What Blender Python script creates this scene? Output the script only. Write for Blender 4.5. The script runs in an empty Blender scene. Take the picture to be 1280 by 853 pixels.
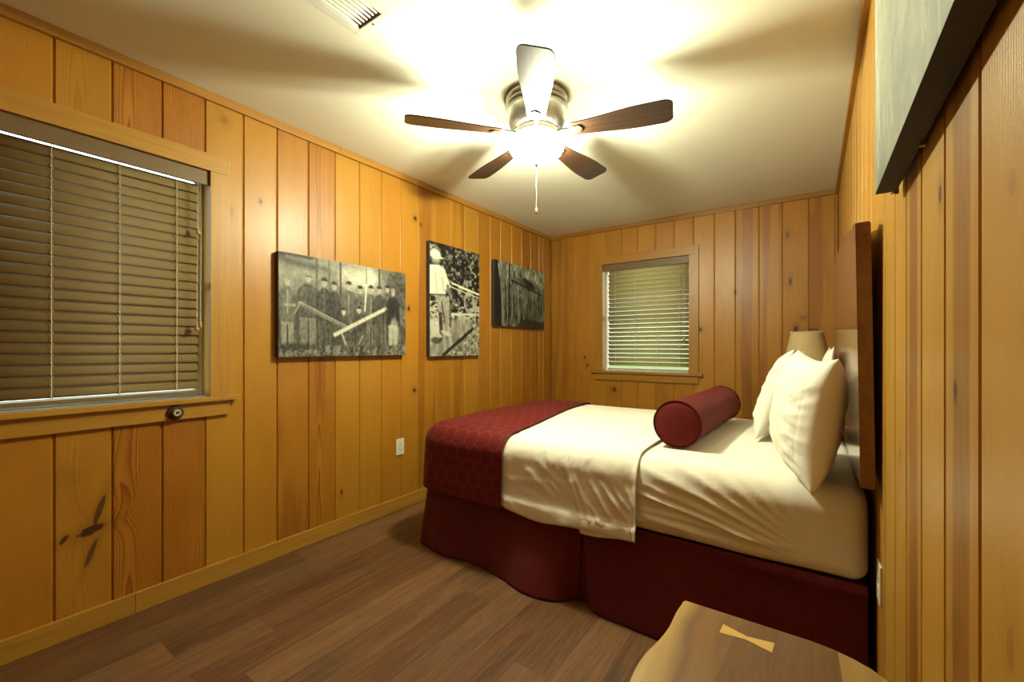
import bpy, bmesh, math, random
import numpy as np
from mathutils import Vector, Matrix, noise as mnoise
R = math.radians
PI = math.pi
rng = random.Random(7)
scn = bpy.context.scene
COL = scn.collection

# ------------------------------------------------------------------ room numbers (metres)
XL, XR, YB, YF, H = -2.462, 0.168, 4.29, -0.58, 2.44
FAN = (-1.149, 1.857)

# ------------------------------------------------------------------ object helpers
def obj(name, me, mats=None, parent=None, smooth=False):
    if isinstance(me, bmesh.types.BMesh):
        bm = me
        me = bpy.data.meshes.new(name)
        bm.to_mesh(me); bm.free()
    o = bpy.data.objects.new(name, me)
    COL.objects.link(o)
    for m in (mats if isinstance(mats, (list, tuple)) else [mats]):
        if m is not None:
            me.materials.append(m)
    if smooth:
        for p in me.polygons: p.use_smooth = True
    if parent is not None:
        o.parent = parent
    return o

def empty(name, loc=(0, 0, 0), rz=0.0):
    o = bpy.data.objects.new(name, None)
    o.empty_display_size = 0.1
    COL.objects.link(o)
    o.location = loc; o.rotation_euler = (0, 0, rz)
    return o

def tag(o, label, cat, group=None, kind=None):
    o['label'] = label; o['category'] = cat
    if group: o['group'] = group
    if kind: o['kind'] = kind
    return o

def struct(o):
    o['kind'] = 'structure'
    return o

def sharp_smooth(o, ang=40):
    me = o.data
    for p in me.polygons: p.use_smooth = True
    bm = bmesh.new(); bm.from_mesh(me)
    for e in bm.edges:
        if len(e.link_faces) == 2 and e.calc_face_angle(0) > R(ang): e.smooth = False
    bm.to_mesh(me); bm.free()

# ------------------------------------------------------------------ bmesh shapes
def add_box(bm, x0, x1, y0, y1, z0, z1, bevel=0.0, mat=0):
    t = bmesh.new()
    bmesh.ops.create_cube(t, size=1)
    bmesh.ops.scale(t, vec=(abs(x1-x0), abs(y1-y0), abs(z1-z0)), verts=t.verts)
    bmesh.ops.translate(t, vec=((x0+x1)/2, (y0+y1)/2, (z0+z1)/2), verts=t.verts)
    if bevel > 0:
        bmesh.ops.bevel(t, geom=list(t.edges), offset=bevel, segments=2, affect='EDGES', profile=0.7)
    merge(bm, t, mat=mat)

def merge(bm, t, M=None, mat=0):
    if M is not None:
        bmesh.ops.transform(t, matrix=M, verts=t.verts)
    mp = {}
    for v in t.verts: mp[v] = bm.verts.new(v.co)
    for f in t.faces:
        try:
            nf = bm.faces.new([mp[v] for v in f.verts]); nf.material_index = mat; nf.smooth = f.smooth
        except ValueError: pass
    t.free()

def add_lathe(bm, prof, cx=0, cy=0, cz=0, n=40, M=None):
    """prof: list of (r, z), axis +z"""
    t = bmesh.new()
    rows = []
    for r, z in prof:
        if r < 1e-6:
            rows.append([t.verts.new((0, 0, z))])
        else:
            rows.append([t.verts.new((r*math.cos(2*PI*k/n), r*math.sin(2*PI*k/n), z)) for k in range(n)])
    for a, b in zip(rows, rows[1:]):
        if len(a) == 1 and len(b) == 1: continue
        for k in range(n):
            k2 = (k+1) % n
            if len(a) == 1: t.faces.new((a[0], b[k2], b[k]))
            elif len(b) == 1: t.faces.new((a[k], a[k2], b[0]))
            else: t.faces.new((a[k], a[k2], b[k2], b[k]))
    bmesh.ops.recalc_face_normals(t, faces=t.faces)
    for f in t.faces: f.smooth = True
    if M is None: M = Matrix.Translation((cx, cy, cz))
    merge(bm, t, M)

def add_tube(bm, pts, r, n=8, closed=False):
    pts = [Vector(p) for p in pts]
    rows = []
    N = len(pts)
    for i, p in enumerate(pts):
        a = pts[(i-1) % N] if (closed or i > 0) else p
        b = pts[(i+1) % N] if (closed or i < N-1) else p
        d = (b-a).normalized()
        s = Vector((0, 0, 1)) if abs(d.z) < 0.9 else Vector((1, 0, 0))
        e1 = d.cross(s).normalized(); e2 = d.cross(e1)
        rr = r[i] if isinstance(r, (list, tuple)) else r
        rows.append([bm.verts.new(p+e1*rr*math.cos(2*PI*k/n)+e2*rr*math.sin(2*PI*k/n)) for k in range(n)])
    pairs = list(zip(rows, rows[1:]))
    if closed: pairs.append((rows[-1], rows[0]))
    for a, b in pairs:
        for k in range(n):
            f = bm.faces.new((a[k], a[(k+1) % n], b[(k+1) % n], b[k])); f.smooth = True
    if not closed:
        bm.faces.new(rows[0]); bm.faces.new(list(reversed(rows[-1])))

def add_prism(bm, poly, axis, a0, a1, bevel=0.0):
    """poly of 2D points extruded along axis ('x','y','z')"""
    t = bmesh.new()
    def P(p, a):
        if axis == 'z': return (p[0], p[1], a)
        if axis == 'x': return (a, p[0], p[1])
        return (p[0], a, p[1])
    lo = [t.verts.new(P(p, a0)) for p in poly]; hi = [t.verts.new(P(p, a1)) for p in poly]
    n = len(poly)
    t.faces.new(lo); t.faces.new(list(reversed(hi)))
    for i in range(n):
        t.faces.new((lo[i], lo[(i+1) % n], hi[(i+1) % n], hi[i]))
    bmesh.ops.recalc_face_normals(t, faces=t.faces)
    if bevel > 0:
        bmesh.ops.bevel(t, geom=[e for e in t.edges if abs(e.verts[0].co['xyz'.index(axis)]-e.verts[1].co['xyz'.index(axis)]) < 1e-6],
                        offset=bevel, segments=2, affect='EDGES')
    merge(bm, t)

def grid_mesh(name, nu, nv, fn, uvfn=None, closed_u=False):
    """fn(i/nu, j/nv) -> co"""
    vs = []; fs = []; uvs = []
    for i in range(nu+1):
        for j in range(nv+1):
            vs.append(fn(i/nu, j/nv))
            if uvfn: uvs.append(uvfn(i/nu, j/nv))
    for i in range(nu):
        for j in range(nv):
            a = i*(nv+1)+j
            fs.append((a, a+1, a+nv+2, a+nv+1))
    return vs, fs, uvs

def mesh_from(name, parts):
    V = []; F = []; U = []
    for vs, fs, uvs in parts:
        o = len(V); V += [tuple(v) for v in vs]; F += [tuple(i+o for i in f) for f in fs]
        U += uvs if uvs else [(0, 0)]*len(vs)
    me = bpy.data.meshes.new(name)
    me.from_pydata(V, [], F)
    uv = me.uv_layers.new(name='UVMap')
    li = np.empty(len(me.loops), dtype=np.int32); me.loops.foreach_get('vertex_index', li)
    uv.data.foreach_set('uv', np.array(U, dtype=np.float32)[li].ravel())
    for p in me.polygons: p.use_smooth = True
    me.update()
    return me

def fbm(x, y, z=0.0, oct=3):
    s = 0; a = 1; f = 1
    for _ in range(oct):
        s += a*mnoise.noise(Vector((x*f, y*f, z+7.3*f))); a *= .5; f *= 2.03
    return s
def sstep(a, b, x):
    t = max(0.0, min(1.0, (x-a)/(b-a))); return t*t*(3-2*t)

# ------------------------------------------------------------------ node helpers
class G:
    def __init__(self, name):
        self.m = bpy.data.materials.new(name); self.m.use_nodes = True
        self.nt = self.m.node_tree; self.nt.nodes.clear()
        self.out = self.nt.nodes.new('ShaderNodeOutputMaterial')
    def n(self, t): return self.nt.nodes.new(t)
    def put(self, sock, v):
        if hasattr(v, 'is_output') or isinstance(v, bpy.types.NodeSocket): self.nt.links.new(v, sock)
        elif isinstance(v, (tuple, list)):
            v = tuple(v)
            sock.default_value = v+(1.0,) if (len(v) == 3 and len(sock.default_value) == 4) else v
        else: sock.default_value = v
    def math(self, op, a, b=None, c=None, clamp=False):
        d = self.n('ShaderNodeMath'); d.operation = op; d.use_clamp = clamp
        self.put(d.inputs[0], a)
        if b is not None: self.put(d.inputs[1], b)
        if c is not None: self.put(d.inputs[2], c)
        return d.outputs[0]
    def add(self, a, b): return self.math('ADD', a, b)
    def sub(self, a, b): return self.math('SUBTRACT', a, b)
    def mul(self, a, b): return self.math('MULTIPLY', a, b)
    def comb(self, x, y, z=0.0):
        d = self.n('ShaderNodeCombineXYZ')
        for s, v in zip(d.inputs, (x, y, z)): self.put(s, v)
        return d.outputs[0]
    def sep(self, v):
        d = self.n('ShaderNodeSeparateXYZ'); self.put(d.inputs[0], v); return d.outputs
    def sepc(self, v):
        d = self.n('ShaderNodeSeparateColor'); self.put(d.inputs[0], v); return d.outputs
    def noise(self, vec, scale=1.0, detail=2.0, rough=0.5, dist=0.0):
        d = self.n('ShaderNodeTexNoise')
        self.put(d.inputs['Vector'], vec); d.inputs['Scale'].default_value = scale
        d.inputs['Detail'].default_value = detail; d.inputs['Roughness'].default_value = rough
        d.inputs['Distortion'].default_value = dist
        return d.outputs[0]
    def mix(self, f, a, b, mode='MIX'):
        d = self.n('ShaderNodeMix'); d.data_type = 'RGBA'; d.blend_type = mode
        self.put(d.inputs[0], f); self.put(d.inputs[6], a); self.put(d.inputs[7], b)
        return d.outputs[2]
    def fmix(self, f, a, b):
        d = self.n('ShaderNodeMix'); d.data_type = 'FLOAT'
        self.put(d.inputs[0], f); self.put(d.inputs[2], a); self.put(d.inputs[3], b)
        return d.outputs[0]
    def mr(self, v, a, b, c=0.0, d_=1.0, smooth=True):
        d = self.n('ShaderNodeMapRange'); d.interpolation_type = 'SMOOTHSTEP' if smooth else 'LINEAR'
        self.put(d.inputs[0], v)
        for i, x in zip((1, 2, 3, 4), (a, b, c, d_)): self.put(d.inputs[i], x)
        return d.outputs[0]
    def uv(self, name='UVMap'):
        d = self.n('ShaderNodeUVMap'); d.uv_map = name; return d.outputs[0]
    def attr(self, name):
        d = self.n('ShaderNodeAttribute'); d.attribute_name = name; return d.outputs
    def objco(self):
        return self.n('ShaderNodeTexCoord').outputs['Object']
    def bump(self, h, strength=0.3, dist=0.01):
        d = self.n('ShaderNodeBump'); d.inputs['Strength'].default_value = strength; d.inputs['Distance'].default_value = dist
        self.put(d.inputs['Height'], h); return d.outputs[0]
    def pbsdf(self, color, rough=0.5, metal=0.0, normal=None, **kw):
        p = self.n('ShaderNodeBsdfPrincipled')
        self.put(p.inputs['Base Color'], color); self.put(p.inputs['Roughness'], rough); self.put(p.inputs['Metallic'], metal)
        if normal is not None: self.nt.links.new(normal, p.inputs['Normal'])
        for k, v in kw.items(): self.put(p.inputs[k.replace('_', ' ')], v)
        self.nt.links.new(p.outputs[0], self.out.inputs[0])
        return p

def simple(name, col, rough=0.5, metal=0.0, nscale=0, namp=0.0, bump=0.0, **kw):
    g = G(name)
    c = col; nrm = None
    if nscale:
        nz = g.noise(g.objco(), nscale, 3.0, .55)
        c = g.mix(nz, tuple(x*(1-namp) for x in col), tuple(min(1, x*(1+namp)) for x in col))
        if bump: nrm = g.bump(nz, bump, .002)
    g.pbsdf(c, rough, metal, nrm, **kw)
    return g.m

# --- knotty pine: UV = metres (u across the board, v along it), attribute 'brd' = (random, ring contrast, tone), 'brd2' = (grain mode, streak, warm, 0)
def pine(name, knots=(), light=(.41, .195, .018), dark=(.22, .068, .0045), red=(.17, .050, .006)):
    g = G(name)
    uv = g.sep(g.uv()); u, v = uv[0], uv[1]
    a = g.sepc(g.attr('brd')[0]); r, con, tone = a[0], a[1], a[2]
    b = g.sepc(g.attr('brd2')[0]); mode, streak, warm = b[0], b[1], b[2]
    zz = g.mul(r, 53.0)
    kn = None
    if knots:
        p = g.sep(g.uv('pos')); s, z = p[0], p[1]
        disp = None
        kz_n = g.noise(g.comb(g.mul(s, 60.0), g.mul(z, 26.0), 3.0), 1.0, 3.0, .6)
        for kk in knots:
            ks, kz, rs, rz, amt = kk[:5]; sh = kk[5] if len(kk) > 5 else 0.0
            dzz = g.sub(z, kz)
            ds = g.math('DIVIDE', g.sub(g.sub(s, ks), g.mul(dzz, sh)), rs); dz = g.math('DIVIDE', g.sub(z, kz), rz)
            d = g.math('SQRT', g.add(g.mul(ds, ds), g.mul(dz, dz)))
            d = g.add(d, g.mul(g.sub(kz_n, .5), .9))
            k = g.mul(g.mr(d, 1.10, .72), amt)
            halo = g.mul(g.mr(d, 3.2, .6), .30*amt)
            k = g.math('MAXIMUM', k, halo)
            kn = k if kn is None else g.math('MAXIMUM', kn, k)
            e = g.mul(g.math('EXPONENT', g.mul(g.mul(d, d), -.12)), g.mul(ds, rs*.55))
            disp = e if disp is None else g.add(disp, e)
        u = g.add(u, disp)
    wv = g.comb(g.mul(u, 5.0), g.mul(v, .75), zz)
    warp = g.sub(g.noise(wv, 1.0, 2.0, .5), .5)
    wv2 = g.comb(g.mul(u, 22.0), g.mul(v, 3.0), zz)
    warp2 = g.sub(g.noise(wv2, 1.0, 2.0, .5), .5)
    uo = g.sub(u, g.mul(g.sub(r, .5), .07))
    tpar = g.add(g.add(g.mul(g.mul(uo, uo), 1500.0), g.mul(v, 2.2)), g.add(g.mul(warp, 5.0), g.mul(warp2, .9)))
    tstr = g.add(g.mul(uo, 120.0), g.add(g.mul(warp, 12.0), g.mul(warp2, 1.6)))
    t = g.fmix(mode, tstr, tpar)
    fr = g.math('FRACT', t)
    ring = g.mul(g.math('POWER', fr, 2.2), g.mr(fr, 1.0, .88))
    fib = g.noise(g.comb(g.mul(u, 380.0), g.mul(v, 7.0), zz), 1.0, 2.0, .6)
    blot = g.noise(g.comb(g.mul(u, 9.0), g.mul(v, 2.3), g.add(zz, 9.0)), 1.0, 3.0, .55)
    f = g.add(g.mul(ring, g.mul(con, 1.25)), g.mul(g.sub(fib, .5), .28))
    f = g.add(f, g.mul(g.sub(blot, .46), .75))
    f = g.math('ADD', f, g.mul(g.sub(tone, .5), .8), clamp=True)
    c = g.mix(f, light, dark)
    hb = g.attr('brd2')[3]
    hu = g.math('ABSOLUTE', g.add(u, g.mul(warp, .05)))
    hm = g.mul(g.mul(g.mr(hu, .052, .036), g.mr(blot, .20, .50, .55, 1.0)), hb)
    c = g.mix(g.mul(hm, .8), c, g.mix(1.0, c, (.52, .40, .50), 'MULTIPLY'))
    sb = g.noise(g.comb(g.mul(u, 13.0), g.mul(v, .55), g.add(zz, 31.0)), 1.0, 2.0, .5)
    sm = g.mul(g.mr(sb, .50, .62), streak)
    c = g.mix(sm, c, g.mix(.5, c, red))
    c = g.mix(g.mul(warm, .5), c, g.mix(1.0, c, (1.0, .74, .55), 'MULTIPLY'))
    if kn is not None:
        c = g.mix(kn, c, (.045, .016, .006))
    nrm = g.bump(g.add(ring, g.mul(fib, .5)), .12, .002)
    g.pbsdf(c, g.add(.33, g.mul(fib, .12)), 0.0, nrm)
    return g.m

# small trim wood: object coordinates, grain along the given axis
def trimwood(name, axis='y', light=(.43, .225, .032), dark=(.28, .115, .013), rough=.38, sc=1.0):
    g = G(name)
    o = g.sep(g.objco())
    i = 'xyz'.index(axis)
    k = [45.0*sc, 45.0*sc, 45.0*sc]; k[i] = 1.6*sc
    vec = g.comb(g.mul(o[0], k[0]), g.mul(o[1], k[1]), g.mul(o[2], k[2]))
    n1 = g.noise(vec, 1.0, 3.0, .55, .6)
    k2 = [240.0, 240.0, 240.0]; k2[i] = 5.0
    n2 = g.noise(g.comb(g.mul(o[0], k2[0]), g.mul(o[1], k2[1]), g.mul(o[2], k2[2])), 1.0, 2.0, .5)
    f = g.math('ADD', g.mul(g.sub(n1, .3), 1.3), g.mul(g.sub(n2, .5), .35), clamp=True)
    g.pbsdf(g.mix(f, light, dark), rough, 0, g.bump(n2, .06, .002))
    return g.m

M = {}
M['trim_y'] = trimwood('trim_pine_long', 'y')
M['trim_x'] = trimwood('trim_pine_cross', 'x')
M['trim_z'] = trimwood('trim_pine_upright', 'z')
M['casing_x'] = trimwood('casing_pine_cross', 'x', (.38, .185, .026), (.24, .088, .010))
M['casing_z'] = trimwood('casing_pine_upright', 'z', (.38, .185, .026), (.24, .088, .010))
M['crown_y'] = trimwood('crown_pine_long', 'y', (.40, .19, .03), (.25, .095, .012))
M['crown_x'] = trimwood('crown_pine_cross', 'x', (.32, .15, .028), (.20, .078, .011))

# ceiling paint
g = G('ceiling_paint')
nz = g.noise(g.objco(), 120.0, 3.0, .6)
g.pbsdf((.76, .75, .64), .75, 0, g.bump(nz, .05, .002))
M['ceiling'] = g.m

# floor planks
def floor_mat():
    g = G('vinyl_plank')
    o = g.sep(g.objco()); x, y = o[0], o[1]
    W, L = .152, 1.22
    cx = g.math('DIVIDE', x, W); ix = g.math('FLOOR', cx); fx = g.math('FRACT', cx)
    wn = g.n('ShaderNodeTexWhiteNoise'); wn.noise_dimensions = '1D'; g.put(wn.inputs['W'], ix)
    cy = g.add(g.math('DIVIDE', y, L), g.mul(wn.outputs[0], 3.7)); iy = g.math('FLOOR', cy); fy = g.math('FRACT', cy)
    w2 = g.n('ShaderNodeTexWhiteNoise'); w2.noise_dimensions = '2D'; g.put(w2.inputs['Vector'], g.comb(ix, iy))
    r = w2.outputs[0]; zz = g.mul(r, 71.0)
    n1 = g.noise(g.comb(g.mul(x, 16.0), g.mul(y, 1.3), zz), 1.0, 4.0, .6, .8)
    n2 = g.noise(g.comb(g.mul(x, 120.0), g.mul(y, 4.0), zz), 1.0, 3.0, .6)
    n3 = g.noise(g.comb(g.mul(x, 5.0), g.mul(y, 2.0), g.add(zz, 5.0)), 1.0, 3.0, .55)
    t = g.math('FRACT', g.add(g.mul(n1, 7.0), g.mul(n2, .4)))
    f = g.add(g.mul(n1, .9), g.add(g.mul(g.sub(n2, .5), .95), g.mul(t, .26)))
    f = g.math('ADD', g.sub(f, .12), g.mul(g.sub(r, .5), .55), clamp=True)
    c = g.mix(f, (.195, .092, .037), (.050, .021, .0080))
    c = g.mix(g.mr(n3, .48, .68), c, g.mix(1.0, c, (.80, .92, 1.0), 'MULTIPLY'))
    c = g.mix(g.mul(g.mr(r, .6, .95), .45), c, g.mix(1.0, c, (1.35, 1.05, .85), 'MULTIPLY'))
    ex = g.math('MINIMUM', fx, g.sub(1.0, fx)); ey = g.mul(g.math('MINIMUM', fy, g.sub(1.0, fy)), L/W)
    e = g.mr(g.math('MINIMUM', ex, ey), .0, .012)
    c = g.mix(e, g.mix(.55, c, (.02, .009, .004)), c)
    h = g.add(g.mul(n2, .5), e)
    g.pbsdf(c, g.add(.42, g.mul(n2, .16)), 0, g.bump(h, .14, .002), Specular_IOR_Level=.32)
    return g.m
M['floor'] = floor_mat()

def fabric(name, col, amp=.06, weave=900.0, rough=.85, sheen=.05, wr=0.0, subs=0.0):
    g = G(name)
    oc = g.objco()
    n = g.noise(oc, weave, 2.0, .5)
    n2 = g.noise(oc, 14.0, 3.0, .55)
    c = g.mix(n2, tuple(x*(1-amp) for x in col), tuple(min(.95, x*(1+amp)) for x in col))
    h = g.mul(n, .25)
    if wr: h = g.add(h, g.mul(g.noise(oc, 26.0, 4.0, .55, .8), wr))
    g.pbsdf(c, rough, 0, g.bump(h, .25, .003), Sheen_Weight=sheen, Specular_IOR_Level=.15)
    return g.m
M['sheet'] = fabric('white_cotton_sheet', (.80, .765, .67), .02, wr=.9)
M['fitted'] = fabric('white_cotton_fitted', (.78, .745, .65), .02, wr=.9)
M['pillow'] = fabric('white_cotton_pillow', (.81, .78, .69), .02, wr=1.2)
M['bolster'] = fabric('burgundy_bolster', (.112, .009, .008), .12, 700, .8, .03)
M['piping'] = fabric('burgundy_piping', (.055, .004, .005), .1, 700, .8, .03)

def runner_mat():
    g = G('patterned_red_runner')
    o = g.sep(g.uv())
    nx = g.sub(g.noise(g.comb(g.mul(o[0], 9.0), g.mul(o[1], 9.0), 1.0), 1.0, 1.0, .5), .5)
    ny = g.sub(g.noise(g.comb(g.mul(o[0], 9.0), g.mul(o[1], 9.0), 7.0), 1.0, 1.0, .5), .5)
    X = g.add(g.mul(o[0], 12.5), g.mul(nx, .55)); Y = g.add(g.mul(o[1], 12.5), g.mul(ny, .55))
    r3 = 1.7320508
    def cell(ox, oy):
        a = g.sub(g.math('FLOORED_MODULO', g.add(X, ox), 1.0), .5)
        b = g.sub(g.math('FLOORED_MODULO', g.add(Y, oy), r3), r3/2)
        return g.math('ABSOLUTE', a), g.math('ABSOLUTE', b)
    def hexd(a, b): return g.math('MAXIMUM', a, g.add(g.mul(a, .5), g.mul(b, .8660254)))
    d = g.math('MINIMUM', hexd(*cell(0, 0)), hexd(*cell(.5, r3/2)))
    edge = g.sub(.5, d)
    line = g.mr(edge, .055, .015)
    inner = g.mul(g.mul(g.mr(edge, .13, .15), g.mr(edge, .19, .17)), .35)
    n = g.noise(g.objco(), 500.0, 2.0, .5)
    c = g.mix(line, (.105, .0045, .005), (.185, .016, .013))
    c = g.mix(inner, c, (.145, .010, .009))
    g.pbsdf(c, g.fmix(line, .62, .5), 0, g.bump(g.add(g.mul(n, .3), line), .25, .002), Sheen_Weight=.04, Specular_IOR_Level=.2)
    return g.m
M['runner'] = runner_mat()

def skirt_mat():
    g = G('burgundy_ribbed_skirt')
    o = g.sep(g.uv())
    w = g.math('SINE', g.mul(o[0], 900.0))
    n = g.noise(g.objco(), 12.0, 3.0, .5)
    c = g.mix(n, (.085, .0050, .006), (.12, .008, .009))
    g.pbsdf(c, .68, 0, g.bump(w, .25, .002), Sheen_Weight=.05, Specular_IOR_Level=.25)
    return g.m
M['skirt'] = skirt_mat()

M['metal'] = simple('brushed_pewter', (.36, .35, .31), .35, .9, 60, .08)
M['bronze'] = simple('dark_bronze', (.10, .07, .04), .4, .5, 40, .1)
M['bracket'] = simple('black_bracket', (.022, .021, .017), .55, 0, 40, .1)
M['dark'] = simple('dark_groove', (.012, .011, .009), .7, 0, 40, .1)
M['white_metal'] = simple('white_enamel', (.72, .72, .68), .4, 0, 40, .03)
M['plastic'] = simple('ivory_plastic', (.74, .70, .55), .35, 0, 40, .03)
M['slot'] = simple('dark_slot', (.05, .045, .035), .6, 0, 40, .05)
M['rubber'] = simple('grey_rubber', (.42, .39, .31), .6, 0, 60, .06)
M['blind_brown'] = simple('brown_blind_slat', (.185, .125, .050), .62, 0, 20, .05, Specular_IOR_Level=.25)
M['blind_daylit'] = simple('daylit_blind_slat', (.46, .40, .21), .42, 0, 20, .05)  # same kind of slat as the brown one, with daylight put into its colour
M['valance'] = simple('brown_blind_valance', (.15, .092, .040), .45, 0, 20, .05)
M['cord'] = simple('pale_blind_cord', (.66, .60, .46), .7, 0, 200, .1)
M['tassel'] = simple('tan_wood_tassel', (.42, .24, .09), .45, 0, 60, .1)
M['canvas_side'] = simple('dark_canvas_edge', (.032, .026, .018), .75, 0, 300, .15, .2)
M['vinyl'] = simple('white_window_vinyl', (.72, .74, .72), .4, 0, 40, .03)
M['chain'] = simple('pale_chain', (.75, .70, .55), .35, .3, 40, .05)

g = G('window_glass')
tr = g.n('ShaderNodeBsdfTransparent'); gl = g.n('ShaderNodeBsdfGlossy'); gl.inputs['Roughness'].default_value = .02
mx = g.n('ShaderNodeMixShader'); mx.inputs[0].default_value = .08
g.nt.links.new(tr.outputs[0], mx.inputs[1]); g.nt.links.new(gl.outputs[0], mx.inputs[2]); g.nt.links.new(mx.outputs[0], g.out.inputs[0])
M['glass'] = g.m

BULB_W = 66.0
LAMP_COL = (.99, 1.0, .70)
g = G('lit_frosted_glass_bowl')
em = g.n('ShaderNodeEmission'); em.inputs[0].default_value = LAMP_COL+(1,); em.inputs[1].default_value = 95.0
tr = g.n('ShaderNodeBsdfTransparent'); mx = g.n('ShaderNodeMixShader'); mx.inputs[0].default_value = .5
g.nt.links.new(tr.outputs[0], mx.inputs[1]); g.nt.links.new(em.outputs[0], mx.inputs[2]); g.nt.links.new(mx.outputs[0], g.out.inputs[0])
M['bowl'] = g.m

def blade_mat():
    g = G('dark_walnut_blade')
    o = g.sep(g.objco())
    n = g.noise(g.comb(g.mul(o[0], 4.0), g.mul(o[1], 70.0), g.mul(o[2], 70.0)), 1.0, 3.0, .6, .5)
    c = g.mix(g.mr(n, .3, .75), (.055, .024, .012), (.020, .009, .005))
    g.pbsdf(c, .38, 0, g.bump(n, .06, .002), Coat_Weight=.15)
    return g.m
M['blade'] = blade_mat()

def slabwood(name, light, dark, axis, rough=.25, coat=.4, sc=1.0, sap=None, sapfn=None):
    g = G(name)
    o = g.sep(g.objco())
    i = 'xyz'.index(axis)
    k = [14.0*sc]*3; k[i] = 1.2*sc
    vec = g.comb(*[g.mul(o[q], k[q]) for q in range(3)])
    n = g.noise(vec, 1.0, 3.0, .5, .5)
    t = g.math('FRACT', g.mul(n, 9.0))
    k2 = [190.0]*3; k2[i] = 6.0
    n2 = g.noise(g.comb(*[g.mul(o[q], k2[q]) for q in range(3)]), 1.0, 2.0, .5)
    f = g.math('ADD', g.add(g.mul(g.sub(n, .25), 1.1), g.mul(t, .22)), g.mul(g.sub(n2, .5), .4), clamp=True)
    c = g.mix(f, light, dark)
    if sap:
        c = sap(g, o, c, n)
    g.pbsdf(c, rough, 0, g.bump(n2, .05, .002), Coat_Weight=coat, Coat_Roughness=.12)
    return g.m

# ------------------------------------------------------------------ board walls
def hole_split(z0, z1, s0, s1, hole):
    """rectangles of a board that remain beside / above / below the window hole"""
    if hole is None: return [(s0, s1, z0, z1)]
    hs0, hs1, hz0, hz1 = hole
    if s1 <= hs0 or s0 >= hs1: return [(s0, s1, z0, z1)]
    out = [(s0, s1, z0, hz0), (s0, s1, hz1, z1)]
    if s0 < hs0: out.append((s0, hs0, hz0, hz1))
    if s1 > hs1: out.append((hs1, s1, hz0, hz1))
    return out

def board_wall(name, joints, place, mat, hole=None, z1=H, spec=None, seed=1):
    """place(s, d, z) -> world; d = depth behind the face (positive goes into the wall)"""
    rr = random.Random(seed)
    V = []; F = []; UV = []; POS = []; A = []; B = []
    BV, DP = .0045, .0065
    def quad(pts, uvs, at, bt):
        i = len(V)
        for (s, d, z) in pts: V.append(place(s, d, z))
        F.append((i, i+1, i+2, i+3))
        for (s, d, z), q in zip(pts, uvs):
            UV.append(q); POS.append((s, z)); A.append(at); B.append(bt)
    for bi, (a, b) in enumerate(zip(joints, joints[1:])):
        at = [rr.random(), rr.uniform(.15, .48), rr.uniform(.34, .64), 1]
        bt = [1.0 if rr.random() < .45 else 0.0, rr.choice([0, 0, .3, .6, .9]), rr.random()*.8, 0]
        if spec and bi in spec:
            for k, v in spec[bi].items():
                if k == 'con': at[1] = v
                if k == 'tone': at[2] = v
                if k == 'rnd': at[0] = v
                if k == 'mode': bt[0] = v
                if k == 'streak': bt[1] = v
                if k == 'warm': bt[2] = v
                if k == 'heart': bt[3] = v
        c = (a+b)/2; v0 = rr.uniform(0, 20)
        for (s0, s1, za, zb) in hole_split(0, z1, a, b, hole):
            l = s0+.0022 if abs(s0-a) < 1e-6 else s0
            r = s1-.0022 if abs(s1-b) < 1e-6 else s1
            lb = l+BV if abs(s0-a) < 1e-6 else l
            rb = r-BV if abs(s1-b) < 1e-6 else r
            w = lambda s, z: (s-c, z+v0)
            quad([(lb, 0, za), (rb, 0, za), (rb, 0, zb), (lb, 0, zb)], [w(lb, za), w(rb, za), w(rb, zb), w(lb, zb)], at, bt)
            dk = [at[0], at[1], min(1, at[2]+.15), 1]
            if lb > l:
                quad([(l, DP, za), (lb, 0, za), (lb, 0, zb), (l, DP, zb)], [w(l, za), w(lb, za), w(lb, zb), w(l, zb)], at, bt)
                quad([(s0, DP+.001, za), (l, DP, za), (l, DP, zb), (s0, DP+.001, zb)], [w(s0, za), w(l, za), w(l, zb), w(s0, zb)], dk, bt)
            if rb < r:
                quad([(rb, 0, za), (r, DP, za), (r, DP, zb), (rb, 0, zb)], [w(rb, za), w(r, za), w(r, zb), w(rb, zb)], at, bt)
                quad([(r, DP, za), (s1, DP+.001, za), (s1, DP+.001, zb), (r, DP, zb)], [w(r, za), w(s1, za), w(s1, zb), w(r, zb)], dk, bt)
    # solid backing of the wall (outer skin), split round the hole
    sa, sb = joints[0], joints[-1]
    T = .11
    for (s0, s1, za, zb) in (hole_split(-.08, z1+.08, sa-T, sb+T, hole)):
        pts = [(s0, T, za), (s1, T, za), (s1, T, zb), (s0, T, zb)]
        quad(pts, [(p[0], p[2]) for p in pts], [.5, .2, .5, 1], [0, 0, 0, 0])
    me = bpy.data.meshes.new(name)
    me.from_pydata(V, [], F)
    for nm, arr in (('UVMap', UV), ('pos', POS)):
        l = me.uv_layers.new(name=nm)
        l.data.foreach_set('uv', np.array(arr, dtype=np.float32).ravel())
    for nm, arr in (('brd', A), ('brd2', B)):
        ca = me.color_attributes.new(nm, 'FLOAT_COLOR', 'CORNER')
        ca.data.foreach_set('color', np.array(arr, dtype=np.float32).ravel())
    me.update()
    o = obj(name, me, mat)
    return struct(o)

WIN1 = (.018, .887, .93, 2.049)      # y0, y1, z0, z1 in the left wall
WIN2 = (-1.822, -.958, .93, 2.049)   # x0, x1 in the back wall

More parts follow.
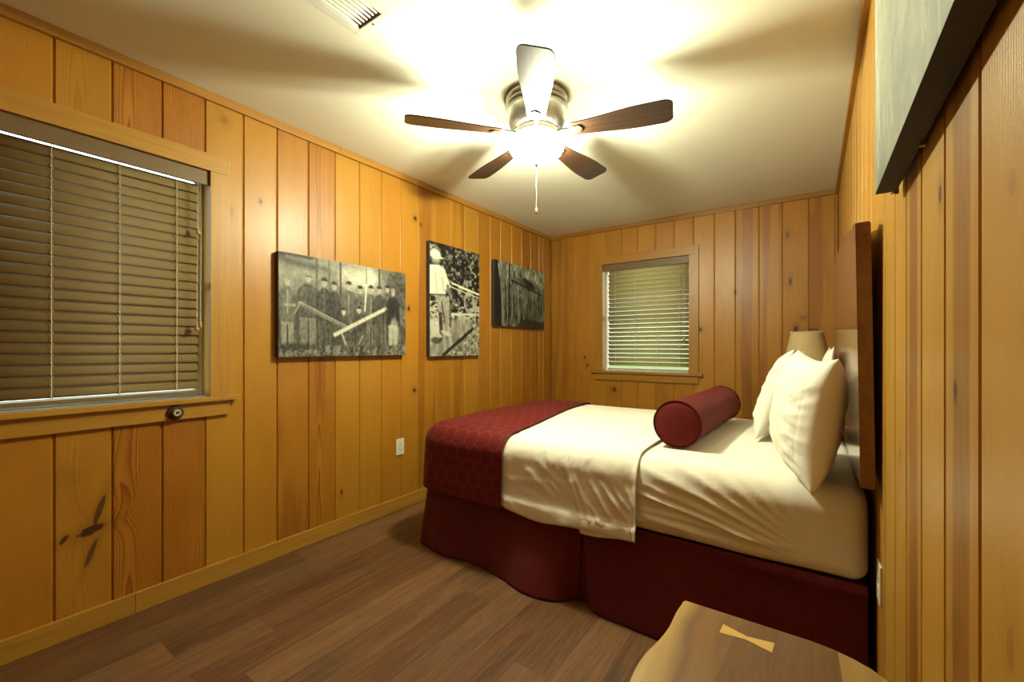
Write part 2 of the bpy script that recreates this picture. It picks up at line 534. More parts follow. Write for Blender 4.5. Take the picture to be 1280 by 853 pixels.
# left wall: knots (y, z, ry, rz, amount)
def lw(u, v):
    TH = R(35); a = (u-640)/537.; b = (435-v)/537.
    rx, ry = a*math.cos(TH)-math.sin(TH), a*math.sin(TH)+math.cos(TH)
    t = XL/rx
    return ry*t, 1.171+b*t
def bw(u, v):
    TH = R(35); a = (u-640)/537.; b = (435-v)/537.
    rx, ry = a*math.cos(TH)-math.sin(TH), a*math.sin(TH)+math.cos(TH)
    t = YB/ry
    return rx*t, 1.171+b*t
def rw(u, v):
    TH = R(35); a = (u-640)/537.; b = (435-v)/537.
    rx, ry = a*math.cos(TH)-math.sin(TH), a*math.sin(TH)+math.cos(TH)
    t = XR/rx
    return ry*t, 1.171+b*t
kl = []
for (u, v, ra, rb, am, *sh) in ((114, 663, .040, .024, .95, .9), (80, 675, .012, .018, .9, .5), (124, 639, .012, .072, .85, .27), (114, 691, .011, .062, .8, .33), (326, 252, .009, .013, .95), (427, 616, .007, .020, .95),
                           (518, 488, .014, .018, 1.0), (519, 273, .015, .018, 1.0), (526, 281, .011, .013, .8), (511, 386, .013, .019, 1.0),
                           (280, 150, .022, .025, .35), (289, 265, .014, .03, .35), (84, 597, .045, .05, .16)):
    kl.append(lw(u, v)+(ra, rb, am)+tuple(sh))
kb = []
for (u, v, ra, rb, am) in ((731, 447, .014, .014, .9), (734, 457, .014, .016, .95), (768, 487, .02, .022, .95), (875, 412, .018, .022, 1.0),
                           (988, 352, .010, .035, .95), (919, 365, .012, .02, .7), (995, 412, .016, .035, .95), (1017, 413, .04, .014, .8), (984, 293, .016, .03, .6), (1004, 397, .03, .02, .5), (962, 482, .014, .014, .7)):
    kb.append(bw(u, v)+(ra, rb, am))
kr = []
for (u, v, ra, rb, am) in ((1175, 243, .010, .018, .95), (1194, 490, .012, .019, .95), (1125, 567, .006, .012, .8), (1263, 815, .012, .025, .3), (1265, 228, .012, .016, .3)):
    kr.append(rw(u, v)+(ra, rb, am))
# near boards of the left wall go on to the wall behind the camera with the same 0.175 pitch
JL = [YF, -.52, -.345, -.170, .003, .178] + [.352, .525, .698, .869, 1.044, 1.218, 1.401, 1.575, 1.752, 1.928, 2.103, 2.279, 2.457, 2.626, 2.805, 2.978, 3.163, 3.323, 3.511, 3.689, 3.864, 4.030, 4.12, YB]
JB = [XL, -2.321, -2.151, -1.971, -1.797, -1.62, -1.454, -1.273, -1.097, -.921, -.739, -.567, -.383, -.21, -.027, .149, XR]
JR = [YF, -.46, -.285, -.11, .064, .238, .413, .588, .761, .932, 1.107, 1.267, 1.425, 1.60, 1.775, 1.95, 2.125, 2.30, 2.475, 2.65, 2.825, 3.0, 3.175, 3.35, 3.525, 3.70, 3.875, 4.05, YB]
M['pine_left'] = pine('knotty_pine_left', kl)
M['pine_back'] = pine('knotty_pine_back', kb, light=(.41, .195, .018), dark=(.21, .066, .0045))
M['pine_right'] = pine('knotty_pine_right', kr, light=(.44, .235, .035), dark=(.24, .092, .009))
M['pine_front'] = pine('knotty_pine_front')
board_wall('wall_left', JL, lambda s, d, z: (XL-d, s, z), M['pine_left'], WIN1, seed=11,
           spec={5: dict(con=.15, tone=.5, streak=0), 6: dict(con=.35, tone=.52, mode=1, streak=0), 7: dict(con=.95, tone=.64, mode=1, streak=.4, warm=1), 8: dict(con=.85, tone=.68, mode=0, streak=.6, warm=1),
                 9: dict(con=.12, tone=.47, streak=0, mode=0), 10: dict(con=.22, tone=.46, streak=0), 11: dict(con=.75, tone=.52, streak=.9, mode=0, warm=.6),
                 12: dict(con=1.0, tone=.54, mode=1, streak=.9, warm=.7), 13: dict(con=.16, tone=.44, streak=0), 14: dict(con=.14, tone=.44, streak=0), 15: dict(con=.14, tone=.46, streak=0),
                 16: dict(con=.14, tone=.45, streak=0), 17: dict(con=.25, tone=.52, streak=.9)})
board_wall('wall_back', JB, lambda s, d, z: (s, YB+d, z), M['pine_back'], WIN2, seed=5,
           spec={11: dict(con=.2, tone=.56, streak=.6, warm=.5, heart=.7), 12: dict(con=.25, tone=.55, streak=.9), 10: dict(con=.4, tone=.42, streak=0), 9: dict(con=.3, tone=.42, streak=0), 13: dict(con=.2, tone=.6), 14: dict(con=.2, tone=.62)})
board_wall('wall_right', JR, lambda s, d, z: (XR+d, s, z), M['pine_right'], None, seed=23,
           spec={6: dict(con=.12, tone=.44, streak=0, warm=.2), 7: dict(con=.12, tone=.46, streak=0, warm=.2), 8: dict(con=.3, tone=.50, streak=.3, warm=.3, mode=1, rnd=.37, heart=1.0), 9: dict(con=.2, tone=.42, streak=0, warm=.1), 10: dict(con=.3, tone=.52, streak=.3, warm=.4, heart=1.0), 11: dict(con=.3, tone=.46, streak=0, warm=.1), 12: dict(con=.35, tone=.45, streak=0, warm=0)})
board_wall('wall_front', [XL+.1755*k for k in range(15)]+[XR], lambda s, d, z: (s, YF-d, z), M['pine_front'], None, seed=31)

bm = bmesh.new(); add_box(bm, XL-.11, XR+.11, YF-.11, YB+.11, -.08, 0)
struct(obj('floor', bm, M['floor']))
bm = bmesh.new(); add_box(bm, XL-.11, XR+.11, YF-.11, YB+.11, H, H+.08)
struct(obj('ceiling', bm, M['ceiling']))

# crown strips and baseboards
def strip(name, boxes, mat):
    bm = bmesh.new()
    for b in boxes: add_box(bm, *b, bevel=.002)
    return struct(obj(name, bm, mat))
CT, CZ0 = .02, 2.398
strip('trim_1', [(XL, XL+CT, YF, 1.6, CZ0, H), (XL, XL+CT, 1.6012, YB, CZ0, H)], M['crown_y'])
strip('trim_2', [(XL+CT, XR-CT, YB-CT, YB, CZ0, H)], M['crown_x'])
strip('trim_3', [(XR-CT, XR, YF, YB, CZ0, H)], M['crown_y'])
strip('trim_4', [(XL+CT, XR-CT, YF, YF+CT, CZ0, H)], M['crown_x'])
BT, BZ = .016, .087
strip('baseboard_left', [(XL, XL+BT, YF, .599, 0, BZ), (XL, XL+BT, .6005, 2.256, 0, BZ), (XL, XL+BT, 2.2575, YB, 0, BZ)], M['trim_y'])
strip('baseboard_back', [(XL+BT, XR-BT, YB-BT, YB, 0, BZ)], M['trim_x'])
strip('baseboard_right', [(XR-BT, XR, YF, YB, 0, BZ)], M['trim_y'])
strip('baseboard_front', [(XL+BT, XR-BT, YF, YF+BT, 0, BZ)], M['trim_x'])

# ------------------------------------------------------------------ windows and blinds (local frame: s along the wall, d into the room, z)
def frame_local(kind):
    if kind == 1:   # left wall, room is +x
        return lambda s, d, z: (XL+d, s, z)
    return lambda s, d, z: (s, YB-d, z)

def lbox(bm, L, s0, s1, d0, d1, z0, z1, bevel=.0015, mat=0):
    p, q = L(s0, d0, z0), L(s1, d1, z1)
    add_box(bm, min(p[0], q[0]), max(p[0], q[0]), min(p[1], q[1]), max(p[1], q[1]), z0, z1, bevel, mat)

def make_window(n, kind, W):
    L = frame_local(kind); s0, s1, z0, z1 = W
    al, up = (M['trim_y'], M['trim_z']) if kind == 1 else (M['casing_x'], M['casing_z'])
    bm = bmesh.new()   # jamb lining
    lbox(bm, L, s0-.015, s0, -.11, 0, z0, z1); lbox(bm, L, s1, s1+.015, -.11, 0, z0, z1)
    lbox(bm, L, s0-.015, s1+.015, -.11, 0, z1, z1+.015); lbox(bm, L, s0-.015, s1+.015, -.11, -.001, z0-.02, z0-.005)
    root = struct(obj('window_%d' % n, bm, up))
    bm = bmesh.new()
    lbox(bm, L, s0-.086, s1+.086, .0005, .02, z1, z1+.084); obj('head_casing', bm, al, root)
    for a, b in ((s0-.086, s0), (s1, s1+.086)):
        bm = bmesh.new(); lbox(bm, L, a, b, .0005, .018, z0, z1-.0005); obj('side_casing', bm, up, root)
    bm = bmesh.new(); lbox(bm, L, s0-.122, s1+.122, .0005, .040, z0-.024, z0-.001, .003); obj('sill', bm, al, root)
    bm = bmesh.new(); lbox(bm, L, s0, s1, -.075, -.0005, z0-.018, z0-.0015); obj('inner_sill', bm, M['vinyl'], root)  # white here stands in for sky light reflected off the sill board
    bm = bmesh.new(); lbox(bm, L, s0-.086, s1+.086, .0005, .019, z0-.097, z0-.025); obj('apron', bm, al, root)
    bm = bmesh.new()  # vinyl sash
    f = .034 if kind == 1 else .020
    for (a, b, c, d) in ((s0, s0+f, z0, z1), (s1-f, s1, z0, z1), (s0+f, s1-f, z0, z0+f), (s0+f, s1-f, z1-f, z1), (s0+f, s1-f, (z0+z1)/2-.02, (z0+z1)/2+.02)):
        lbox(bm, L, a, b, -.108, -.076, c, d)
    sash = obj('sash', bm, M['vinyl'], root)
    bm = bmesh.new(); lbox(bm, L, s0+f, s1-f, -.094, -.090, z0+f, z1-f, 0); obj('pane', bm, M['glass'], sash)
    return root
make_window(1, 1, WIN1)
make_window(2, 2, WIN2)

def make_blind(kind, W, sl0, sl1, tilt, ladders, label, cords, zbot):
    L = frame_local(kind); s0, s1, z0, z1 = W
    base = L((s0+s1)/2, -.035, zbot)
    root = empty('window_blind', base)
    tag(root, label, 'blind')
    inv = Matrix.Translation(base).inverted()
    def part(name, bm, mat, parent=root, local=True):
        bmesh.ops.transform(bm, matrix=inv, verts=bm.verts)
        return obj(name, bm, mat, parent)
    D0 = -.036
    bm = bmesh.new(); lbox(bm, L, s0+.003, s1-.003, -.012, .003, z1-.071, z1-.002, .003); part('valance', bm, M['valance'])
    bm = bmesh.new(); lbox(bm, L, s0+.006, s1-.006, -.066, -.014, z1-.045, z1-.003, .002); part('head_rail', bm, (M['blind_brown'] if kind == 1 else M['blind_daylit']))
    # slats: crowned strips, room edge down
    pitch = .0438; wd = .0505
    bm = bmesh.new()
    zt = z1-(.079 if kind == 1 else .068)
    zs = []
    z = zt-.012
    while z > zbot+.030: zs.append(z); z -= pitch
    rr = random.Random(kind*3)
    for z in zs:
        t = tilt+R(rr.uniform(-1.2, 1.2))
        nseg = 6; top = []; bot = []
        j0, j1 = rr.uniform(-.002, .002), rr.uniform(-.002, .002)
        for k in range(nseg+1):
            e = -.5+k/nseg
            a = e*wd                       # + towards the room
            cr = .0045*(1-(2*e)**2)
            d = D0+a*math.cos(t)+cr*math.sin(t); zz = z-a*math.sin(t)+cr*math.cos(t)
            d2 = D0+a*math.cos(t)+(cr-.0026)*math.sin(t); z2 = z-a*math.sin(t)+(cr-.0026)*math.cos(t)
            top.append((bm.verts.new(L(sl0+j0, d, zz)), bm.verts.new(L(sl1+j1, d, zz))))
            bot.append((bm.verts.new(L(sl0+j0, d2, z2)), bm.verts.new(L(sl1+j1, d2, z2))))
        for k in range(nseg):
            for q in ((top[k][0], top[k+1][0], top[k+1][1], top[k][1]), (bot[k][0], bot[k][1], bot[k+1][1], bot[k+1][0])):
                f = bm.faces.new(q); f.smooth = True
            for side in (0, 1):
                bm.faces.new((top[k][side], bot[k][side], bot[k+1][side], top[k+1][side]))
        for k in (0, nseg):
            bm.faces.new((top[k][0], top[k][1], bot[k][1], bot[k][0]))
    bmesh.ops.recalc_face_normals(bm, faces=bm.faces)
    part('slats', bm, (M['blind_brown'] if kind == 1 else M['blind_daylit']))
    bm = bmesh.new(); lbox(bm, L, sl0, sl1, D0-.024, D0+.024, zbot, zbot+.017, .004); part('bottom_rail', bm, (M['blind_brown'] if kind == 1 else M['blind_daylit']))
    for sx in ladders:
        bm = bmesh.new()
        hw = .5*wd*math.cos(tilt)+.0035
        for dd in (D0+hw, D0-hw):
            add_tube(bm, [L(sx, dd, z1-.06), L(sx, dd, zbot+.016)], .0012, 6)
        for z in zs:   # ladder rungs lie under every slat
            c, s = math.cos(tilt), math.sin(tilt)
            a = wd*.5+.002
            add_tube(bm, [L(sx, D0+a*c-.003*s, z-a*s-.003*c), L(sx, D0-a*c-.003*s, z+a*s-.003*c)], .0009, 5)
            add_tube(bm, [L(sx+.004, D0+hw+.0015, z-a*s-.004), L(sx-.004, D0+hw+.0015, z-a*s+.012)], .0014, 5)
        part('ladder_cord', bm, M['cord'])
    for (sx, zt_, dd) in cords:
        bm = bmesh.new(); add_tube(bm, [L(sx, dd, z1-.07), L(sx+.002, dd, (z1+zt_)/2), L(sx, dd, zt_)], .0011, 6)
        co = part('lift_cord', bm, M['cord'])
        bm = bmesh.new()
        c = L(sx, dd, zt_-.026)
        add_lathe(bm, [(0, .028), (.0028, .028), (.004, .024), (.0055, .014), (.008, .004), (.0085, -.002), (.006, -.005), (0, -.005)], *c, n=14)
        part('tassel', bm, M['tassel'], co)
    return root
make_blind(1, WIN1, .034, .853, R(71), [.144, .35, .556, .762],
           'brown slatted blind pulled down in the large window of the long left wall', [(.838, 1.755, .010), (.832, 1.285, .010), (.846, 1.300, .012)], .945)
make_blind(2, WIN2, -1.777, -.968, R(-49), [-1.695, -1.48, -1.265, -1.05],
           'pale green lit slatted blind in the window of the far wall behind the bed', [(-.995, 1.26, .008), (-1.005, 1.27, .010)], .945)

# ------------------------------------------------------------------ ceiling fan
def make_fan():
    root = empty('ceiling_fan', (FAN[0], FAN[1], H))
    tag(root, 'five-bladed dark wood ceiling fan with glowing white bowl light', 'ceiling fan')
    zb = 2.25-H
    bm = bmesh.new()
    add_lathe(bm, [(0, 0), (.150, 0), (.156, -.004), (.156, -.026), (.148, -.031), (.148, -.037), (.156, -.041), (.156, -.053), (.149, -.057), (.149, -.062), (.156, -.066),
                   (.154, -.090), (.142, -.130), (.128, -.158), (.110, -.172), (.0, -.172)], n=64)
    obj('motor_housing', bm, M['metal'], root)
    for k, zz in enumerate((-.034, -.0595)):
        bm = bmesh.new()
        add_tube(bm, [(.1495*math.cos(2*PI*i/48), .1495*math.sin(2*PI*i/48), zz) for i in range(48)], .0025, 6, closed=True)
        obj('groove_ring', bm, M['dark'], root)
    bm = bmesh.new(); add_lathe(bm, [(0, -.173), (.112, -.173), (.114, -.178), (.114, -.202), (.104, -.208), (0, -.208)], n=48); obj('flywheel', bm, M['metal'], root)
    bm = bmesh.new(); add_lathe(bm, [(0, -.209), (.036, -.209), (.036, -.216), (.012, -.222), (.004, -.230), (.004, -.334), (0, -.334)], n=48); obj('light_fitter', bm, M['metal'], root)
    bm = bmesh.new()
    prof = [(.1405, -.2285), (.1425, -.2285)]+[(.142*math.cos(R(a)), -.236-.098*math.sin(R(a))) for a in range(0, 91, 9)]
    add_lathe(bm, prof, n=48); obj('glass_bowl', bm, M['bowl'], root)
    bm = bmesh.new(); add_lathe(bm, [(0, -.334), (.012, -.334), (.014, -.338), (.008, -.344), (.006, -.350), (0, -.352)], n=20); obj('finial', bm, M['metal'], root)
    for k in range(3):
        a = R(5+120*k); bx, by = .034*math.cos(a), .034*math.sin(a)
        bm = bmesh.new(); add_tube(bm, [(.012*math.cos(a), .012*math.sin(a), -.221), (bx*.9, by*.9, -.234), (bx, by, -.250)], .006, 10); obj('bulb_socket', bm, M['metal'], root)
        ld = bpy.data.lights.new('bulb_light', 'POINT'); ld.energy = BULB_W; ld.color = LAMP_COL; ld.shadow_soft_size = .022
        lo = bpy.data.objects.new('bulb', ld); COL.objects.link(lo); lo.parent = root; lo.location = (bx, by, -.276)
    for i in range(5):
        ang = R(-58.5+72*i)
        e = empty('blade_holder', (0, 0, zb), ang); e.parent = root
        # bracket
        bm = bmesh.new()
        add_box(bm, .095, .175, -.010, .010, -.004, .006, .002)
        t = bmesh.new(); add_prism(t, [(.165, -.012), (.190, -.024), (.222, -.026), (.236, -.008), (.236, .008), (.222, .026), (.190, .024), (.165, .012)], 'z', -.011, -.0065, .001)
        merge(bm, t, Matrix.Rotation(R(-12), 4, 'X'))
        br = obj('blade_bracket', bm, M['bracket'], root); br.location = (0, 0, zb); br.rotation_euler = (0, 0, ang)
        # blade
        bm = bmesh.new()
        r0, r1 = .185, .650
        up = []
        ns = 14
        def hw(t): return .045+.029*sstep(0, .8, t)
        pts = []
        for k in range(ns+1):
            t = k/ns; pts.append((r0+(r1-.045-r0)*t, hw(t)))
        for k in range(1, 9):   # rounded tip
            a = PI/2*k/8
            pts.append((r1-.045+.045*math.sin(a), .074-.030+.030*math.cos(a)))
        poly = [(x, y) for x, y in pts]+[(x, -y) for x, y in reversed(pts)]
        poly = [(r0-.012, .030)]+poly+[(r0-.012, -.030)]
        t = bmesh.new(); add_prism(t, list(reversed(poly)), 'z', -.006, .0005, .0015)
        merge(bm, t, Matrix.Rotation(R(-12), 4, 'X'))
        bl = obj('blade', bm, M['blade'], root); bl.location = (0, 0, zb); bl.rotation_euler = (0, 0, ang)
        bpy.data.objects.remove(e)
    bm = bmesh.new()
    pts = [(0.001*math.sin(k), 0, -.352-(.215)*k/12) for k in range(13)]
    add_tube(bm, pts, .0016, 8)
    ch = obj('pull_chain', bm, M['chain'], root)
    bm = bmesh.new(); add_lathe(bm, [(0, -.560), (.004, -.561), (.006, -.568), (.0075, -.580), (.0065, -.588), (0, -.590)], n=16)
    obj('pull_knob', bm, M['tassel'], ch)
make_fan()

# ------------------------------------------------------------------ ceiling vent
def make_vent():
    x0, x1, y0, y1 = -1.505, -1.302, .716, 1.076
    c = ((x0+x1)/2, (y0+y1)/2, H)
    root = empty('ceiling_vent', c)
    tag(root, 'white metal air vent with long slats set in the ceiling', 'vent')
    hx, hy = (x1-x0)/2, (y1-y0)/2; ix, iy = .067, hy-.028
    bm = bmesh.new()
    for b in ((-hx, hx, iy, hy), (-hx, hx, -hy, -iy), (-hx, -ix, -iy, iy), (ix, hx, -iy, iy)):
        add_box(bm, b[0], b[1], b[2], b[3], -.007, -.0005, .0015)
    fr = obj('frame', bm, M['white_metal'], root)
    bm = bmesh.new(); add_box(bm, -ix, ix, -iy, iy, -.002, -.0006); obj('duct_opening', bm, simple('brown_duct', (.10, .05, .02), .8, 0, 30, .1), root)
    n = 7
    for k in range(n):
        xx = -ix+(k+.5)*2*ix/n
        bm = bmesh.new()
        # bowed louvre: wide in the middle, pinched at the ends
        rows = []
        for q in range(21):
            yy = (-iy+.014)+2*(iy-.014)*q/20
            w = .0112*min(1.0, .08+min(q, 20-q)/3.6)
            rows.append([bm.verts.new((xx-w, yy, -.0035)), bm.verts.new((xx, yy, -.010)), bm.verts.new((xx+w*.8, yy, -.0045))])
        for a, b in zip(rows, rows[1:]):
            for j in (0, 1): f = bm.faces.new((a[j], b[j], b[j+1], a[j+1])); f.smooth = True
        bmesh.ops.recalc_face_normals(bm, faces=bm.faces)
        lo = obj('louvre', bm, M['white_metal'], root)
        md = lo.modifiers.new('th', 'SOLIDIFY'); md.thickness = .0008
    for sy in (-1, 1):
        bm = bmesh.new(); add_lathe(bm, [(0, -.010), (.003, -.0095), (.0042, -.0075), (.0042, -.006), (0, -.006)], 0.0, sy*(hy-.014), 0, n=14); obj('screw', bm, M['bronze'], root)
make_vent()

# ------------------------------------------------------------------ outlets and bumper
def make_outlet(loc, rz, label):
    root = empty('wall_outlet', loc, rz)   # local +x out of the wall
    tag(root, label, 'outlet', None)
    bm = bmesh.new(); add_box(bm, .0005, .006, -.036, .036, -.0585, .0585, .0022); obj('cover_plate', bm, M['plastic'], root)
    for s in (1, -1):
        bm = bmesh.new()
        pl = [(.0165*math.cos(a), .020*s+.0145*math.sin(a)) for a in [2*PI*k/20 for k in range(20)]]
        add_prism(bm, pl, 'x', .0062, .0080); rc = obj('receptacle', bm, M['plastic'], root)
        bm = bmesh.new()
        add_box(bm, .0079, .0084, -.0075, -.0050, .020*s-.001, .020*s+.008); add_box(bm, .0079, .0084, .0050, .0075, .020*s-.001, .020*s+.007)
        add_lathe(bm, [(0, 0), (.0025, 0), (.0025, .0005), (0, .0005)], n=12, M=Matrix.Translation((.0079, 0, .020*s-.008)) @ Matrix.Rotation(PI/2, 4, 'Y'))
        obj('socket_slots', bm, M['slot'], rc)
    bm = bmesh.new(); add_lathe(bm, [(0, .0010), (.0025, .0008), (.003, 0)], n=12, M=Matrix.Translation((.0061, 0, 0)) @ Matrix.Rotation(PI/2, 4, 'Y')); obj('screw', bm, M['metal'], root)
    return root
make_outlet((XL, 2.092, .452), 0, 'ivory wall outlet low on the left wall beside the foot of the bed')
make_outlet((XR, 1.70, .462), PI, 'ivory wall outlet at the head of the bed beneath the headboard')

root = empty('door_bumper', (XL+.0195, .742, .868))
tag(root, 'round bronze door bumper with rubber centre on the window apron', 'door bumper')
RX = Matrix.Rotation(PI/2, 4, 'Y')
bm = bmesh.new(); add_lathe(bm, [(0, 0), (.033, 0), (.034, .004), (.031, .009), (.022, .014), (.019, .022), (.0165, .024), (.0165, .020), (0, .020)], n=36, M=RX); obj('bumper_base', bm, M['bronze'], root)
bm = bmesh.new(); add_lathe(bm, [(0, .0202), (.0158, .0202), (.0158, .027), (.013, .030), (.008, .030), (.007, .0265), (0, .0265)], n=30, M=RX); rb = obj('rubber_tip', bm, M['rubber'], root)
bm = bmesh.new(); add_lathe(bm, [(0, .0267), (.0055, .0267), (.0050, .0285), (0, .029)], n=16, M=RX); obj('screw', bm, M['bronze'], rb)

# ------------------------------------------------------------------ canvas prints (flat pictures: drawn as a grid of tones)
def vnoise(nx, ny, fx, fy, seed, oct=3):
    r = np.random.RandomState(seed); out = np.zeros((ny, nx)); amp = 1.0; tot = 0
    for o in range(oct):
        gx, gy = max(2, int(fx*2**o)), max(2, int(fy*2**o))
        gr = r.rand(gy+1, gx+1)
        X = np.linspace(0, gx-1e-6, nx); Y = np.linspace(0, gy-1e-6, ny)
        xi = X.astype(int); yi = Y.astype(int); xf = X-xi; yf = Y-yi
        xf = xf*xf*(3-2*xf); yf = yf*yf*(3-2*yf)
        a = gr[yi][:, xi]; b = gr[yi][:, xi+1]; c = gr[yi+1][:, xi]; d = gr[yi+1][:, xi+1]
        out += amp*((a*(1-xf)+b*xf)*(1-yf)[:, None]+(c*(1-xf)+d*xf)*yf[:, None]); tot += amp; amp *= .6
    return out/tot

class Pic:
    def __init__(s, nx, ny, asp):
        s.nx, s.ny, s.asp = nx, ny, asp
        s.X, s.Y = np.meshgrid((np.arange(nx)+.5)/nx, (np.arange(ny)+.5)/ny)
        s.I = np.zeros((ny, nx)); s.px = 1.0/nx
    def put(s, mask, val, a=1.0):
        m = np.clip(mask, 0, 1)*a
        s.I = s.I*(1-m)+val*m
    def ell(s, cx, cy, rx, ry, val, a=1.0, rot=0.0, soft=.25):
        dx = (s.X-cx)*s.asp; dy = s.Y-cy
        c, q = math.cos(rot), math.sin(rot)
        u = (dx*c+dy*q)/(rx*s.asp); v = (-dx*q+dy*c)/ry
        d = np.sqrt(u*u+v*v)
        s.put((1+soft-d)/(2*soft) if soft > 0 else (d < 1)*1.0, val, a)
    def poly(s, pts, val, a=1.0, soft=.006):
        # convex or simple polygon, signed by crossings, soft by distance
        inside = np.zeros_like(s.X, dtype=bool); dist = np.full_like(s.X, 9.0)
        n = len(pts)
        for i in range(n):
            x0, y0 = pts[i]; x1, y1 = pts[(i+1) % n]
            cond = ((y0 > s.Y) != (y1 > s.Y))
            xx = (x1-x0)*(s.Y-y0)/((y1-y0) if abs(y1-y0) > 1e-9 else 1e-9)+x0
            inside ^= cond & (s.X < xx)
            dist = np.minimum(dist, s.seg(x0, y0, x1, y1))
        sd = np.where(inside, dist, -dist)
        s.put(sd/soft+.5, val, a)
    def seg(s, x0, y0, x1, y1):
        ax, ay = (x1-x0)*s.asp, y1-y0
        px, py = (s.X-x0)*s.asp, s.Y-y0
        t = np.clip((px*ax+py*ay)/(ax*ax+ay*ay+1e-12), 0, 1)
        return np.hypot(px-t*ax, py-t*ay)
    def line(s, x0, y0, x1, y1, w, val, a=1.0):
        s.put((w-s.seg(x0, y0, x1, y1))/(w*.6)+.5, val, a)

def loggers():
    P = Pic(300, 200, 1.5)
    n = vnoise(300, 200, 14, 10, 3, 4); n2 = vnoise(300, 200, 40, 8, 4, 3)
    P.I = .30+.22*(n-.5)
    P.I = np.where(P.Y > .5, P.I-.06, P.I)
    bright = np.exp(-((P.X-.62)/.24)**2-((P.Y-.14)/.16)**2)
    P.I += bright*(.45+.35*(n-.5))
    P.I += .10*np.exp(-((P.X-.12)/.16)**2-((P.Y-.2)/.25)**2)
    P.poly([(0, 0), (.24, 0), (.20, .03), (.05, .02), (0, .05)], .05, .9, .03)
    P.ell(.10, .08, .20, .03, .06, .55, .12, .9)
    for tx, w, v in ((.245, .012, .20), (.42, .011, .12), (.335, .007, .22), (.63, .006, .25), (.745, .012, .12), (.27, .006, .42)):
        P.line(tx, 0, tx+.004, .42, w, v, .85)
    P.ell(.92, .22, .15, .27, .16, .85, 0, .6); P.I += (P.X > .76)*(P.Y < .55)*(.25*(n-.5))
    P.line(.80, 0, 1.0, .35, .014, .30, .5)
    men = [(.055, .275, .055, .28), (.19, .225, .075, .19), (.30, .245, .052, .14), (.375, .27, .05, .11), (.485, .245, .062, .25), (.58, .275, .045, .24), (.67, .255, .05, .24), (.745, .25, .055, .17), (.82, .225, .04, .20), (.875, .255, .06, .07)]
    for k, (x, y, w, tone) in enumerate(men):
        leg = tone+(.16 if k in (0, 1) else .07)
        if k == 9: leg = .55
        P.poly([(x-w*.75, y+.30), (x+w*.75, y+.30), (x+w*.65, .89), (x+w*.12, .89), (x, y+.42), (x-w*.12, .89), (x-w*.65, .89)], leg, .92, .012)
        P.poly([(x-w*.35, y+.055), (x+w*.35, y+.055), (x+w*.95, y+.11), (x+w*1.08, y+.36), (x+w*.75, y+.39), (x-w*.75, y+.39), (x-w*1.08, y+.36), (x-w*.95, y+.11)], tone, .95, .014)
        P.line(x-w*.9, y+.14, x-w*.95, y+.40, .012, tone*.8, .8); P.line(x+w*.9, y+.14, x+w*.95, y+.40, .012, tone*.8, .8)
        P.line(x, y+.42, x, .90, .006, .05, .8); P.line(x-w*1.0, y+.30, x-w*.85, .89, .006, .06, .6)
        P.line(x, y+.08, x, y+.30, .006, tone*.55 if k % 2 else min(.6, tone*2.2), .6)
        P.ell(x, y, .017, .042, .55, 1, 0, .25)
        P.ell(x-.004, y+.004, .007, .006, .28, .7, 0, .6)
        P.ell(x, y-.036, .021, .018, .07 if k not in (0, 1, 9) else .42, .95, 0, .3)
        P.ell(x, y-.022, .025, .007, .10 if k not in (0, 9) else .40, .8, 0, .4)
    P.line(.04, .50, .10, .50, .012, .5, .8)
    for x, y in ((.445, .53), (.57, .50)):
        P.ell(x, y+.18, .06, .14, .17, .95, 0, .25); P.ell(x-.02, y+.28, .07, .08, .14, .9, 0, .25); P.ell(x+.03, y+.30, .05, .07, .24, .9)
        P.ell(x, y, .017, .036, .58); P.ell(x, y-.032, .02, .014, .08)
    P.poly([(.61, .20), (.645, .20), (.66, .215), (.60, .215)], .85, .9)
    P.line(.632, .21, .618, .50, .009, .75, .9)
    P.line(.135, .475, .50, .72, .022, .33, .95); P.line(.135, .465, .50, .70, .006, .52, .8)
    P.line(.38, .775, .80, .46, .022, .72, .95); P.line(.385, .80, .80, .485, .006, .25, .8)
    P.line(.135, .475, .10, .58, .008, .45, .9); P.line(.80, .46, .83, .54, .008, .10, .9)
    P.line(.43, .76, .475, .92, .010, .60, .9); P.poly([(.44, .90), (.50, .90), (.49, .955), (.44, .95)], .82, .9)
    P.line(.60, .78, .55, .92, .007, .55, .9)
    P.ell(.885, .72, .045, .16, .58, .7)
    gm = np.clip((P.Y-.875-.02*(n-.5))/.03, 0, 1); gr = .26+.38*(n2-.5)+.45*(vnoise(300, 200, 70, 40, 8, 2)-.5)
    P.I = P.I*(1-gm)+gr*gm
    P.ell(.12, .90, .12, .03, .06, .7, 0, .6)
    P.I += .14*(vnoise(300, 200, 60, 40, 9, 2)-.5)+.16*(vnoise(300, 200, 110, 26, 12, 2)-.5)*(P.Y > .3)
    return P, (1.0, .95, .76), .95

